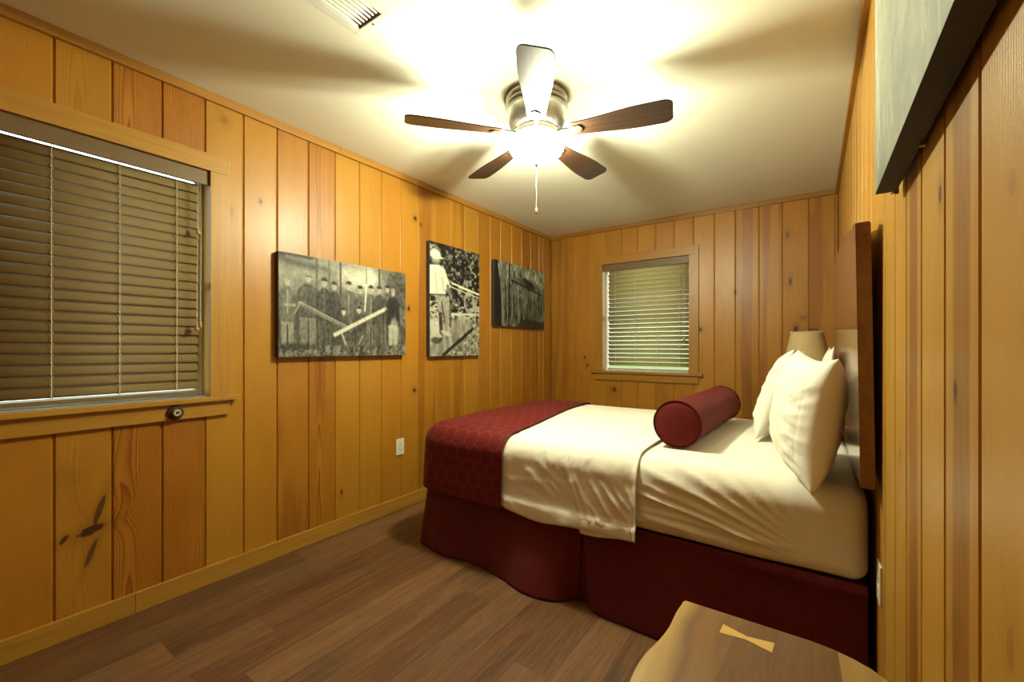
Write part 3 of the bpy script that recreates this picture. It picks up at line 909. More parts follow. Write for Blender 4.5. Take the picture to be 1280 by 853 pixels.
def logwalker():
    P = Pic(180, 270, .667)
    f = vnoise(180, 270, 22, 34, 21, 4); f2 = vnoise(180, 270, 45, 70, 22, 2)
    P.I = np.clip((f-.50)*2.4+.13+(f2-.55)*.55, .008, .8)*.7
    P.I *= np.where(P.Y < .55, 1, .8)
    lo = np.clip((P.Y-.62)/.08, 0, 1); gg = .42+.8*(f-.5)+.40*(f2-.5)
    P.I = P.I*(1-lo)+gg*lo
    br = vnoise(180, 270, 16, 60, 25, 3)
    P.I = np.where((P.Y > .52) & (P.Y < .68) & (br > .55), .6, P.I)
    # cables and hanging coil
    P.line(.42, .335, 1.0, .40, .008, .78); P.line(.30, .36, .98, .435, .006, .6); P.line(.55, .36, .95, .40, .006, .75)
    for r in (.075, .062): P.put((.007-np.abs(np.hypot((P.X-.78)*.667, (P.Y-.49)/1.35)-r))/.004, .62, .9)
    P.line(.40, .62, .95, .60, .010, .70); P.line(.55, .66, .90, .62, .007, .6); P.line(.93, .45, .90, .68, .008, .55)
    # log
    P.poly([(.0, .86), (.30, .70), (.62, .65), (.86, .66), (.80, .74), (.50, .85), (.22, 1.0), (0, 1.0)], .45, .95, .03)
    P.I += np.where((P.Y > .65), .35*(vnoise(180, 270, 30, 12, 27, 3)-.5), 0)
    P.line(.25, .99, .85, .745, .016, .03, .9)
    P.poly([(0, .68), (.20, .66), (.21, .86), (0, .90)], .68, .85, .03); P.line(.19, .60, .21, .84, .02, .03, .8)
    P.ell(.12, .86, .10, .03, .03, .7)
    # man seen from behind
    P.poly([(.10, .475), (.36, .465), (.39, .60), (.37, .735), (.26, .745), (.25, .60), (.22, .62), (.16, .60)], .48, 1, .012)
    P.I += np.where((P.X > .08) & (P.X < .40) & (P.Y > .47) & (P.Y < .74), .3*(f2-.5), 0)
    P.line(.22, .52, .27, .70, .012, .16, .7); P.line(.38, .5, .38, .73, .012, .08, .6)
    P.ell(.30, .795, .10, .022, .62, 1, .25); P.ell(.15, .815, .08, .02, .6, 1, .25)
    P.poly([(-.02, .21), (.16, .185), (.25, .23), (.30, .35), (.29, .455), (.10, .475), (-.02, .46)], .76, 1, .015)
    P.line(.23, .24, .33, .37, .035, .74); P.line(.33, .37, .39, .45, .018, .33); P.ell(.40, .46, .025, .018, .4)
    P.line(.22, .30, .26, .42, .006, .4, .7); P.line(.10, .26, .13, .44, .006, .5, .7); P.line(-.02, .465, .30, .45, .008, .15, .8)
    P.ell(.11, .155, .075, .038, .46, 1); P.ell(.10, .105, .10, .042, .80, 1); P.ell(.14, .128, .12, .012, .72, 1)
    P.line(.04, .19, .16, .185, .012, .2, .6)
    return P, (1.0, .97, .78), .95

def forest():
    P = Pic(300, 210, 1.45)
    n = vnoise(300, 210, 20, 7, 41, 4); n2 = vnoise(300, 210, 70, 14, 42, 3)
    P.I = .24+.50*(n-.45)+.40*(n2-.5)
    P.I += .24*np.exp(-((P.Y-.10)/.25)**2)*(n+.3)
    r = random.Random(5)
    for k in range(46):
        x = r.uniform(.02, 1); P.line(x, r.uniform(.05, .5), x+r.uniform(-.03, .03), r.uniform(.75, 1.0), r.choice([.003, .004, .006, .008]), r.choice([.03, .04, .34, .42, .28]), .8)
    P.line(.10, .02, .16, 1, .014, .42, .9); P.line(.265, .0, .25, 1, .018, .04, .9); P.line(.21, .05, .23, .98, .010, .36, .8); P.line(.42, .3, .46, .98, .014, .45, .85)
    P.line(.30, .26, .95, .42, .012, .03, .9); P.line(.55, .20, .75, .30, .03, .05, .7); P.line(.93, .25, .90, 1, .012, .30, .7)
    P.ell(.62, .28, .2, .07, .03, .7, .1, .7)
    P.poly([(0, 0), (.05, 0), (.115, .55), (.12, 1), (0, 1)], .03, .95, .01)
    P.poly([(.5, .86), (1, .90), (1, 1), (.4, 1)], .05, .75, .05)
    P.I += .12*(vnoise(300, 210, 100, 60, 44, 2)-.5)
    return P, (.88, 1.0, .80), .9

def misty():
    P = Pic(240, 160, 1.5)
    n = vnoise(240, 160, 12, 10, 61, 4); n2 = vnoise(240, 160, 90, 12, 62, 3)
    P.I = .53+.26*(n-.5)+.08*(n2-.5)
    P.I *= np.clip(.72+.5*(1-P.Y), .7, 1.15)
    r = random.Random(9)
    for k in range(34):
        x = r.uniform(0, .95); y = r.uniform(.1, .8)
        P.line(x, y, x+r.uniform(.01, .05), y+r.uniform(.1, .35), .003, .85, .35)
    P.line(.02, .35, .07, .93, .007, .9, .5); P.line(.05, .55, .10, .85, .006, .9, .5)
    P.I += .05*(vnoise(240, 160, 90, 60, 63, 2)-.5)
    return P, (.96, 1.0, .74), .9

def make_canvas(name, fnp, w, h, depth, loc, rot, label, gain=1.0, hooks=()):
    """local: x right along the picture, z up, faces -y; back at y=+depth"""
    P, tint, gn = fnp()
    root = empty(name, loc); root.rotation_euler = rot
    tag(root, label, 'picture')
    nx, ny = P.nx, P.ny
    I = np.clip(P.I, .004, .9)
    I = (I**1.8)*1.15*gn*gain
    xs = np.linspace(-w/2, w/2, nx+1); zs = np.linspace(h/2, -h/2, ny+1)
    X, Z = np.meshgrid(xs, zs)
    V = np.stack([X.ravel(), np.zeros(X.size)-.0002, Z.ravel()], 1)
    idx = np.arange((nx+1)*(ny+1)).reshape(ny+1, nx+1)
    F = np.stack([idx[:-1, :-1].ravel(), idx[1:, :-1].ravel(), idx[1:, 1:].ravel(), idx[:-1, 1:].ravel()], 1)
    me = bpy.data.meshes.new('printed_face'); me.from_pydata(V.tolist(), [], F.tolist())
    Iv = np.pad(I, ((0, 1), (0, 1)), mode='edge'); Iv = (Iv+np.roll(Iv, 1, 0)+np.roll(Iv, 1, 1)+np.roll(np.roll(Iv, 1, 0), 1, 1))/4
    Iv[0, :] = Iv[1, :]; Iv[:, 0] = Iv[:, 1]
    ca = me.color_attributes.new('print', 'FLOAT_COLOR', 'POINT')
    c = np.ones((Iv.size, 4), dtype=np.float32)
    for k in range(3): c[:, k] = Iv.ravel()*tint[k]
    ca.data.foreach_set('color', c.ravel())
    obj('printed_face', me, M['print'], root)
    bm = bmesh.new(); add_box(bm, -w/2, w/2, 0, depth, -h/2, h/2, .0015); obj('canvas_frame', bm, M['canvas_side'], root)
    for hx in hooks:
        bm = bmesh.new(); add_box(bm, hx-.004, hx+.004, depth-.006, depth+.002, -h/2-.010, -h/2+.004, .001); add_tube(bm, [(hx, depth-.004, -h/2-.004), (hx, depth-.012, -h/2-.008)], .0015, 6)
        obj('mount_clip', bm, M['metal'], root)
    return root
g = G('printed_canvas')
nz = g.noise(g.objco(), 900.0, 2.0, .5)
g.pbsdf(g.attr('print')[0], .62, 0, g.bump(nz, .15, .001))
M['print'] = g.m
D = .038
# left wall: face +x -> local -y must map to +x : rotate z by +90 deg
def canvas_left(name, fnp, y0, y1, z0, z1, label, gain=1):
    return make_canvas(name, fnp, y1-y0, z1-z0, D, (XL+D+.004, (y0+y1)/2, (z0+z1)/2), (0, 0, PI/2), label, gain)
canvas_left('canvas_print', loggers, 1.205, 2.110, 1.120, 1.708, 'wide black and white canvas print of men posing with crossed saws')
canvas_left('canvas_print', logwalker, 2.350, 2.950, 1.105, 2.000, 'tall black and white canvas print of a man standing on a log')
canvas_left('canvas_print', forest, 3.175, 4.075, 1.380, 1.995, 'dark canvas print of forest trees hanging nearest the far corner')
make_canvas('canvas_print', misty, .914, .61, D, (XR-D-.010, 1.318-.457, 1.836), (R(0), 0, -PI/2), 'grey canvas print high on the right wall above the bed side', 1.0, hooks=(-.452+.01, -.16, .30))

# ------------------------------------------------------------------ bed
BX0, BX1, BY0, BY1 = -1.925, .150, 1.79, 3.30
BT_, BB = .695, .395
BYC = (BY0+BY1)/2
def crown(y, x=0): return .018*max(0, 1-((y-BYC)/.78)**2)
RR = .085
def prof_near(q):
    """q = arc length from the inner end of the top (y = BY0+.40) going to the near edge and down. -> y, z, ny, nz"""
    flat = .40-RR
    if q < flat:
        y = BY0+.40-q; return y, BT_, 0, 1
    q -= flat
    arc = RR*PI/2
    if q < arc:
        a = q/RR; return BY0+RR-RR*math.sin(a), BT_-RR+RR*math.cos(a), -math.sin(a), math.cos(a)
    q -= arc
    return BY0, BT_-RR-q, -1, 0
QDROP = .40-RR+RR*PI/2        # q where the vertical side begins

def ridge(d, w): return math.exp(-(d/w)**2)
def wr_fitted(x, z):
    """pull wrinkles fanning up from the lower head corner"""
    cx, cz = .10, .405
    dx, dz = cx-x, z-cz
    r = math.hypot(dx, dz); ph = math.degrees(math.atan2(dz, dx+1e-6))
    a = 0
    for (p, w, am) in ((6, 1.6, .006), (13.5, 1.2, .011), (17, 2.2, .005), (22, 1.8, .008), (28, 1.6, .007), (34, 2.2, .006), (40, 1.7, .005), (47, 2.5, .004), (57, 3, .003)):
        a += 1.35*am*ridge(ph-p+3*fbm(x*3, z*3, 2, 1), w*.75)
    a *= sstep(.16, .34, r)*sstep(.95, .60, r)*sstep(-.66, -.57, x)
    a += .0035*fbm(x*16+z*9, z*22, 4.4, 3)*sstep(.25, .6, r)*sstep(-.66, -.57, x)
    # ruched hem
    a += .007*ridge(z-.43-.02*math.sin(x*9), .018)*sstep(.05, -.2, x)+.006*ridge(z-.475+.05*(x+.2), .012)*sstep(0, -.2, x)*sstep(-.66, -.57, x)
    return max(0, a)*sstep(-.70, -.57, x)

# --- mattress (rounded block, near side wrinkled)
def build_mattress():
    n_prof = []
    yc0, yc1, r = BY0, BY1, RR
    pts = []   # (y, z, ny, nz, nearside flag)
    def arc(cy, cz, rad, a0, a1, n):
        for k in range(n+1):
            a = a0+(a1-a0)*k/n; pts.append((cy+rad*math.cos(a), cz+rad*math.sin(a), math.cos(a), math.sin(a)))
    rb = .05
    # start at bottom near, go up near side, over the top, down the far side
    arc(BY0+rb, BB+rb, rb, -PI/2, -PI, 6)
    for k in range(1, 34): pts.append((BY0, BB+rb+(BT_-RR-BB-rb)*k/34, -1, 0))
    arc(BY0+RR, BT_-RR, RR, PI, PI/2, 10)
    for k in range(1, 34): pts.append((BY0+RR+(BY1-BY0-2*RR)*k/34, BT_, 0, 1))
    arc(BY1-RR, BT_-RR, RR, PI/2, 0, 8)
    arc(BY1-rb, BB+rb, rb, 0, -PI/2, 6)
    st = []
    re = .13
    for k in range(13): a = PI/2*k/12; st.append((BX0+re-re*math.cos(a), re*(1-math.sin(a))))
    N = 150
    for k in range(1, N): st.append((BX0+re+(BX1-.05-BX0-re)*k/N, 0))
    re = .05
    for k in range(7): a = PI/2*k/6; st.append((BX1-re+re*math.sin(a), re*(1-math.cos(a))))
    V = []; F = []
    for (x, ins) in st:
        for (y, z, ny, nz) in pts:
            w = 0
            if y < BY0+.3:
                f = max(0, -ny)+.25*max(0, nz)*sstep(BY0+.28, BY0+.05, y)
                w = wr_fitted(x, z)*f
            if ny == 0 or nz > .3: w += .0025*fbm(x*7, y*5, 1.1, 3)*sstep(-.68, -.55, x)
            zc = crown(y)*max(0, nz)
            iz = ins if abs(x-BX1) < .06 else ins*.45
            V.append((x, y+ny*(w-ins), z+nz*(w-iz)+zc))
    m = len(pts)
    for i in range(len(st)-1):
        for j in range(m):
            j2 = (j+1) % m
            F.append((i*m+j, i*m+j2, (i+1)*m+j2, (i+1)*m+j))
    F.append(tuple(range(m))); F.append(tuple(reversed(range((len(st)-1)*m, len(st)*m))))
    me = bpy.data.meshes.new('mattress'); me.from_pydata(V, [], F)
    bm = bmesh.new(); bm.from_mesh(me); bmesh.ops.recalc_face_normals(bm, faces=bm.faces); bm.to_mesh(me); bm.free()
    for p in me.polygons: p.use_smooth = len(p.vertices) == 4
    return me

bed = empty('bed', ((BX0+BX1)/2, BYC, 0))
tag(bed, 'large bed with white fitted mattress and burgundy bed skirt, head against the right wall', 'bed')
binv = Matrix.Translation(-Vector(bed.location))
def bpart(name, me, mat, label=None):
    me.transform(binv)
    o = obj(name, me, mat, bed)
    if label: o['label'] = label
    return o
bpart('mattress', build_mattress(), M['fitted'], 'mattress in white fitted sheet')
bm = bmesh.new(); add_box(bm, BX0+.06, BX1-.005, BY0+.045, BY1-.02, .14, .388, .012)
me = bpy.data.meshes.new('box_spring'); bm.to_mesh(me); bm.free(); bpart('box_spring', me, M['skirt'])
for (lx, ly) in ((BX0+.12, BY0+.14), (BX0+.12, BY1-.14), (BX1-.12, BY0+.14), (BX1-.12, BY1-.14)):
    bm = bmesh.new(); add_lathe(bm, [(0, 0), (.026, 0), (.030, .14), (0, .14)], lx, ly, 0, n=16)
    me = bpy.data.meshes.new('leg'); bm.to_mesh(me); bm.free(); bpart('leg', me, M['dark'])

# --- bed skirt: near panels (split at x = -.87), foot panel, far panel
def skirt_panel(x0, x1, kind):
    def near(u, v):
        x = x0+(x1-x0)*u; z = .400-.394*v
        k = v**1.25
        if kind == 'foot_half':
            t = (x-x0)/(x1-x0)
            b = .014+.085*ridge(t-.80, .20)+.028*ridge(t-.02, .05)+.032*ridge(t-.22, .10)*v
            b -= .060*ridge(t-1.0, .055)
            f = .012*math.sin(t*38+2.5*v)*sstep(.30, .0, t)*v
        else:
            t = (x-x0)/(x1-x0)
            b = .012+.045*ridge(t-.28, .33)-.020*ridge(t, .05)+.02*ridge(t-.75, .2)
            f = .004*math.sin(t*16+1)*v
        y = BY0+.010-.004-b*k*1.0-f
        y += .006*fbm(x*5, z*4, 3.3, 2)*v
        # tucked seam bulge under the mattress at the head end
        if kind == 'head_half': y -= .014*ridge(z-.372, .02)*sstep(.35, .8, t)
        rk = .12; dxc = x-(BX0-.002)
        if kind == 'foot_half' and dxc < rk: y += rk-math.sqrt(max(0, rk*rk-(rk-dxc)**2))
        xx = x-.035*v*ridge(t, .10) if kind == 'foot_half' else x+.030*v*ridge(t, .06)
        return (xx, y, z)
    return grid_mesh('s', 160, 40, (lambda u, v: near(u**1.6 if kind == 'foot_half' else u, v)), lambda u, v: (x0+(x1-x0)*u, .4*v))
me = mesh_from('bed_skirt_panel', [skirt_panel(BX0-.002, -.876, 'foot_half')]); o = bpart('bed_skirt', me, M['skirt']); o.modifiers.new('t', 'SOLIDIFY').thickness = .003
me = mesh_from('bed_skirt_panel', [skirt_panel(-.858, BX1-.004, 'head_half')]); o = bpart('bed_skirt', me, M['skirt']); o.modifiers.new('t', 'SOLIDIFY').thickness = .003
def foot(u, v):
    y = BY0+.122-.05*v+(BY1-BY0-.25+.10*v)*u
    return (BX0-.004-.025*v-.010*math.sin(u*26)*v, y, .400-.394*v)
me = mesh_from('bed_skirt_panel', [grid_mesh('f', 80, 24, foot, lambda u, v: (u*1.5, .4*v))]); o = bpart('bed_skirt', me, M['skirt']); o.modifiers.new('t', 'SOLIDIFY').thickness = .003
def far(u, v):
    return (BX0+.10+(BX1-BX0-.10)*u, BY1-.012+.02*v+.006*math.sin(u*30)*v, .400-.394*v)
me = mesh_from('bed_skirt_panel', [grid_mesh('f', 80, 16, far, lambda u, v: (u*2, .4*v))]); o = bpart('bed_skirt', me, M['skirt']); o.modifiers.new('t', 'SOLIDIFY').thickness = -.003
# pleat gusset behind the split
me = mesh_from('bed_skirt_panel', [grid_mesh('f', 4, 10, lambda u, v: (-.93+.13*u, BY0+.020, .398-.39*v), lambda u, v: (u*.1, .4*v))]); o = bpart('skirt_gusset', me, M['skirt']); o.modifiers.new('t', 'SOLIDIFY').thickness = .002

# --- drape: a cloth over the top that hangs down the near (and far) side
def drape_section(off, q_near, q_far, s):
    """s in 0..1 from far hem to near hem -> y, z, ny, nz, q (q>0 near)"""
    mid = (BY1-BY0)/2-.40
    tot = q_far+2*mid+q_near
    d = s*tot
    if d < q_far:
        y, z, ny, nz = prof_near(q_far-d); y = BY0+BY1-y; ny = -ny; q = -(q_far-d)
    elif d < q_far+2*mid:
        y = BY1-.40-(d-q_far); z = BT_; ny, nz = 0, 1; q = 0
    else:
        q = d-q_far-2*mid; y, z, ny, nz = prof_near(q)
    z += crown(y)*max(0, nz)
    return y, z, ny, nz, q

CUFF0, CUFF1 = -.945, -.600
def wr_sheet(x, q, y, z):
    h = 0
    sd = sstep(QDROP-.10, QDROP+.06, q)
    if q > 0:
        h += sd*.005*ridge(z-.516-.012*math.sin(x*11), .007)*sstep(-.98, -1.05, x)              # fold crease
        for (xa, za, xb, zb, w, am) in ((-1.20, .60, -.97, .44, .018, .007), (-1.12, .64, -.96, .52, .016, .006), (-1.28, .52, -1.05, .40, .02, .005), (-1.05, .56, -.96, .47, .012, .005)):
            dx, dz = xb-xa, zb-za; t = ((x-xa)*dx+(z-za)*dz)/(dx*dx+dz*dz); tt = max(0, min(1, t))
            h += sd*am*math.sin(PI*(.06+.94*tt)*.97)*ridge(math.hypot(x-xa-tt*dx, z-za-tt*dz), w)
        h += sd*.012*sstep(.47, .37, z)*(.5+.5*math.sin(x*7+1))                                 # hem swing
        h += .004*fbm(x*14, q*14, 6.2, 3)*sstep(.1, .4, q)
    h += .003*fbm(x*4, y*4, 8.8, 3)
    if q > QDROP: h += .014*sstep(.43, .40, z)
    if q < -QDROP: h += .022*sstep(.43, .40, z)
    return max(-.002, h*sstep(-1.34, -1.27, x)*(1 if q >= 0 or q < -QDROP else .5))
def sheet_fn(x0f, x1f, off, qn, qf, wr, hem=None):
    def fn(u, v):
        y, z, ny, nz, q = drape_section(off, qn, qf, v)
        x = x0f(q, y)+(x1f(q, y)-x0f(q, y))*u
        if hem and q > QDROP:      # wavy hem: stretch the drop
            z = BT_-RR-(BT_-RR-z)*hem(x)
        o = off+wr(x, q, y, z)
        return (x, y+ny*o, z+nz*o)
    return fn
hemz = lambda x: 1.0+.10*ridge(x+1.10, .16)-.06*ridge(x+1.40, .12)
fn = sheet_fn(lambda q, y: -1.62, lambda q, y: CUFF1-.02-.015*max(0, min(1, (y-BY0)/.3))+.010*math.sin(y*9), .006, QDROP+.252, QDROP+.2, wr_sheet, hemz)
me = mesh_from('bed_sheet', [grid_mesh('s', 130, 170, fn, lambda u, v: (u*1.0, v*2.4))])
sheet = obj('bed_sheet', me, M['sheet']); tag(sheet, 'white top sheet spread over the middle of the bed and hanging down its side', 'sheet')
sheet.modifiers.new('t', 'SOLIDIFY').thickness = .0035; sheet.modifiers['t'].offset = 1
# folded-back band of the sheet (its own doubled layer, diagonal gathers)
def wr_cuff(x, q, y, z):
    h = 0
    sd = sstep(QDROP-.16, QDROP+.05, q)
    t = (x-CUFF0)/(CUFF1-CUFF0)
    if q > 0:
        for (xa, za, xb, zb, w, am) in ((-.93, .62, -.86, .39, .013, .011), (-.90, .60, -.80, .37, .012, .009), (-.82, .58, -.70, .40, .012, .010), (-.76, .57, -.63, .42, .010, .012),
                                         (-.70, .55, -.61, .46, .010, .008), (-.93, .50, -.88, .38, .010, .008), (-.85, .50, -.74, .38, .012, .007), (-.65, .58, -.605, .47, .010, .007)):
            dx, dz = xb-xa, zb-za; k = ((x-xa)*dx+(z-za)*dz)/(dx*dx+dz*dz); tt = max(0, min(1, k))
            h += sd*am*math.sin(PI*(.06+.94*tt)*.97)*ridge(math.hypot(x-xa-tt*dx, z-za-tt*dz), w)
        h += sd*.008*ridge(t, .06)+sd*.010*ridge(t-1, .05)
        h += .004*fbm(x*18, q*16, 16.2, 3)*sstep(.1, .4, q)
    h += .0025*fbm(x*5, y*5, 18.8, 2)
    if q > QDROP: h += .016*sstep(.43, .40, z)
    if q < -QDROP: h += .024*sstep(.43, .40, z)
    return max(h, -.002)
def cx0(q, y):
    s = sstep(QDROP-.18, QDROP+.03, q) if q > 0 else 0
    return CUFF0+.035-.035*s+.085*max(0, q-QDROP)/.25
fn = sheet_fn(cx0, lambda q, y: CUFF1-.012*max(0, min(1, (y-BY0)/.3))+.010*math.sin(y*9), .0125, QDROP+.262, QDROP+.15, wr_cuff, lambda x: 1.0+.05*math.sin((x-CUFF0)*14))
me = mesh_from('folded_band', [grid_mesh('s', 80, 190, fn, lambda u, v: (u*.35, v*2.4))])
fb = obj('folded_band', me, M['sheet'], sheet); fb.modifiers.new('t', 'SOLIDIFY').thickness = .0035; fb.modifiers['t'].offset = 1

# --- red runner across the foot: strip along near side, round the corner, along the foot, up the far side; plus top
def runner():
    rc = .135
    pth = []      # plan outline (x, y, nx, ny)
    xe_n, xe_f = -1.298, -1.30
    def xin(y): return -1.298-.20*sstep(BY0, BY1, y)
    A, B = BX0-.012, 0
    n1 = 44
    for k in range(n1): pth.append((xe_n+(BX0+rc-xe_n)*k/n1, BY0, 0, -1))
    for k in range(17): a = PI/2*k/16; pth.append((BX0+rc-rc*math.sin(a), BY0+rc-rc*math.cos(a), -math.sin(a), -math.cos(a)))
    for k in range(1, 40): pth.append((BX0, BY0+rc+(BY1-BY0-2*rc)*k/40, -1, 0))
    for k in range(17): a = PI/2*k/16; pth.append((BX0+rc-rc*math.cos(a), BY1-rc+rc*math.sin(a), -math.cos(a), math.sin(a)))
    for k in range(1, 30): pth.append((BX0+rc+(xe_n-.2-BX0-rc)*k/29, BY1, 0, 1))
    arc = RR*PI/2
    ins = .05                          # top inset beyond the rounding
    V = []; U = []; rows = []
    NQ = 46; drop = .258
    tot = ins+arc+drop
    s = 0
    for i, (x, y, nx, ny) in enumerate(pth):
        if i: s += math.hypot(x-pth[i-1][0], y-pth[i-1][1])
        if i == n1: sn = s
        r = []
        for j in range(NQ+1):
            q = tot*j/NQ
            if q < ins: dn, z, cn, cz = -(RR+ins-q), BT_, 0, 1
            elif q < ins+arc:
                a = (q-ins)/RR; dn, z, cn, cz = -RR+RR*math.sin(a), BT_-RR+RR*math.cos(a), math.sin(a), math.cos(a)
            else: dn, z, cn, cz = 0, BT_-RR-(q-ins-arc), 1, 0
            off = .023
            vq = max(0, q-ins-arc)/drop
            off += .006*vq*math.sin(s*11)+.003*fbm(s*6, q*6, 3.1, 2)+.010*vq
            px = x+nx*(dn+off*cn); py = y+ny*(dn+off*cn); pz = z+off*cz+crown(py)*cz
            if i < n1: px += 0.0*(1-i/n1)
            r.append(len(V)); V.append((px, py, pz)); U.append(((px if i < n1 else BX0+rc-(s-sn)), BY0+RR+ins-q))
        rows.append(r)
    F = [(rows[i][j], rows[i+1][j], rows[i+1][j+1], rows[i][j+1]) for i in range(len(rows)-1) for j in range(NQ)]
    strip_ = (V, F, U)
    # top patch
    m0 = RR+ins-.003
    def top(u, v):
        y = BY0+m0+(BY1-BY0-2*m0)*v
        x = BX0+m0+(xin(y)-BX0-m0)*u
        return (x, y, BT_+.023+crown(y)+.0015*fbm(x*5, y*5, 2, 2)*sstep(BY0+m0, BY0+m0+.15, y))
    t = grid_mesh('t', 40, 90, top, lambda u, v: (lambda p: (p[0], p[1]))(top(u, v)))
    # corner filler between strip (near side, flat part) and slanted inner edge is inside the top patch
    me = mesh_from('bed_runner', [strip_, t])
    bm = bmesh.new(); bm.from_mesh(me)
    for f in bm.faces:     # every face looks outwards, away from the middle of the mattress
        f.normal_update()
        if f.normal.dot(f.calc_center_median()-Vector(((BX0-1.3)/2, BYC, .45))) < 0: f.normal_flip()
    bm.to_mesh(me); bm.free()
    return me
ro = obj('bed_runner', runner(), M['runner']); tag(ro, 'red patterned bed runner draped over the foot of the bed', 'bed runner')
ro.modifiers.new('t', 'SOLIDIFY').thickness = .004; ro.modifiers['t'].offset = 1

# ------------------------------------------------------------------ bolster
def make_bolster():
    x, y0, y1, r = -.492, 2.045, 2.99, .107
    zc = BT_+.019+r
    root = empty('bolster_pillow', (x, (y0+y1)/2, zc))
    tag(root, 'burgundy cylindrical bolster pillow lying across the white bed', 'bolster')
    L = (y1-y0)/2
    RY = Matrix.Rotation(-PI/2, 4, 'X')
    bm = bmesh.new()
    prof = [(r*.985+.0004*math.sin(k*1.1), -L+2*L*k/24) for k in range(25)]
    prof[0] = (r*.975, -L); prof[-1] = (r*.975, L)
    add_lathe(bm, prof, n=48, M=RY); obj('bolster_body', bm, M['bolster'], root)
    for s in (-1, 1):
        bm = bmesh.new()
        pr = [(0, s*(L+.016)), (r*.35, s*(L+.015)), (r*.7, s*(L+.010)), (r*.9, s*(L+.003)), (r*.972, s*(L-.002))]
        add_lathe(bm, pr, n=48, M=RY); obj('end_cap', bm, M['bolster'], root)
        bm = bmesh.new()
        add_tube(bm, [(r*.985*math.cos(2*PI*k/48), s*L, r*.985*math.sin(2*PI*k/48)) for k in range(48)], .0042, 8, closed=True)
        obj('piping', bm, M['piping'], root)
    root.rotation_euler = (0, 0, R(-2.2))
make_bolster()

# ------------------------------------------------------------------ pillows
CREASES = [(.95, .55, .45, .30, .045, .008), (.95, .40, .50, .12, .035, -.006), (.90, .10, .35, -.02, .04, .007), (.92, -.15, .30, -.12, .035, -.006), (.95, -.30, .40, -.30, .04, .008), (.90, -.52, .45, -.42, .035, -.006), (.95, -.68, .50, -.55, .04, .008),
           (.75, .85, .35, .60, .04, .006), (-.9, .5, -.5, .3, .05, .007), (-.9, -.5, -.45, -.35, .05, .007), (.1, .95, .05, .5, .05, .005), (.55, -.95, .35, -.6, .05, .007), (.1, -.95, .02, -.6, .05, .006)]
def pillow_mesh(w, h, t, seed):
    """lies in local xz plane (x along the long side, z up from the lower edge), bulges along y; front is -y"""
    NU, NV = 72, 56
    parts = []
    for side in (-1, 1):
        def fn(u, v):
            a, b = 2*u-1, 2*v-1
            pa, pb = abs(a), abs(b)
            # pinched edges, pointed corners
            sx = 1-.10*(1-pb**2.2)*pa**2; sz = 1-.115*(1-pa**2.2)*pb**2
            x = a*sx*w/2; z = b*sz*h/2+h/2
            e = max(0, (1-pa**2.6))*max(0, (1-pb**2.6))
            th = t/2*e**.5
            cr = 0
            for (a0, b0, a1, b1, wd, am) in CREASES:
                dx, dz = (a1-a0), (b1-b0); k = ((a-a0)*dx+(b-b0)*dz)/(dx*dx+dz*dz); kk = max(0, min(1, k))
                cr += am*math.sin(PI*min(1, .15+.85*kk))*ridge(math.hypot(a-a0-kk*dx, b-b0-kk*dz), wd)
            # gathers running in from the end seams
            g_ = .0045*math.sin(b*17+3*a+seed+2.5*fbm(a*2, b*2, seed, 2))*ridge(pa-.72, .22)*e**.5
            g_ += .004*fbm(a*4+seed, b*6, seed*1.3, 3)*e**.4
            g_ += .003*math.sin(a*13+seed*2+3*fbm(a*2, b*3, seed, 2))*ridge(pb-.75, .2)*e**.5
            # hem line of the case
            g_ -= .004*ridge(a-.80 if seed % 2 else a+.80, .012)*e**.3
            y = side*(th+(g_+cr*e**.3)*(1 if side < 0 else .5))
            return (x, y, z)
        vs, fs, uvs = grid_mesh('p', NU, NV, fn, lambda u, v: (u, v))
        if side > 0: fs = [tuple(reversed(f)) for f in fs]
        parts.append((vs, fs, uvs))
    me = mesh_from('pillow', parts)
    bm = bmesh.new(); bm.from_mesh(me); bmesh.ops.remove_doubles(bm, verts=bm.verts, dist=.0006); bmesh.ops.recalc_face_normals(bm, faces=bm.faces)
    for f in bm.faces: f.smooth = True
    bm.to_mesh(me); bm.free()
    return me
def place_pillow(seed, w, h, t, foot, lean, yaw, roll, label):
    """foot = world point of the lower edge centre; front faces -x at yaw 0; lean tips the top towards +x"""
    o = obj('pillow', pillow_mesh(w, h, t, seed), M['pillow'])
    # local -y -> world -x : local x -> world -y ... rotate -90 about z gives (x->-y, y->x)
    Mx = Matrix.Translation(foot) @ Matrix.Rotation(R(-90+yaw), 4, 'Z') @ Matrix.Rotation(R(-lean), 4, 'X') @ Matrix.Rotation(R(roll), 4, 'Y')
    o.matrix_world = Mx
    tag(o, label, 'pillow', None)
    return o
TOPZ = BT_+.012
place_pillow(1, .60, .455, .19, (-.062, 2.000, TOPZ-.006), 8.5, 12, 2.5, 'white pillow nearest the camera, leaning on the headboard')
place_pillow(2, .66, .47, .165, (-.215, 2.72, TOPZ+.012), 20, -3, -1, 'white pillow in front on the window side of the bed')
place_pillow(3, .64, .465, .07, (.034, 2.86, TOPZ+.010), 6, 0, 0, 'white pillow behind another, closest to the lampshade')

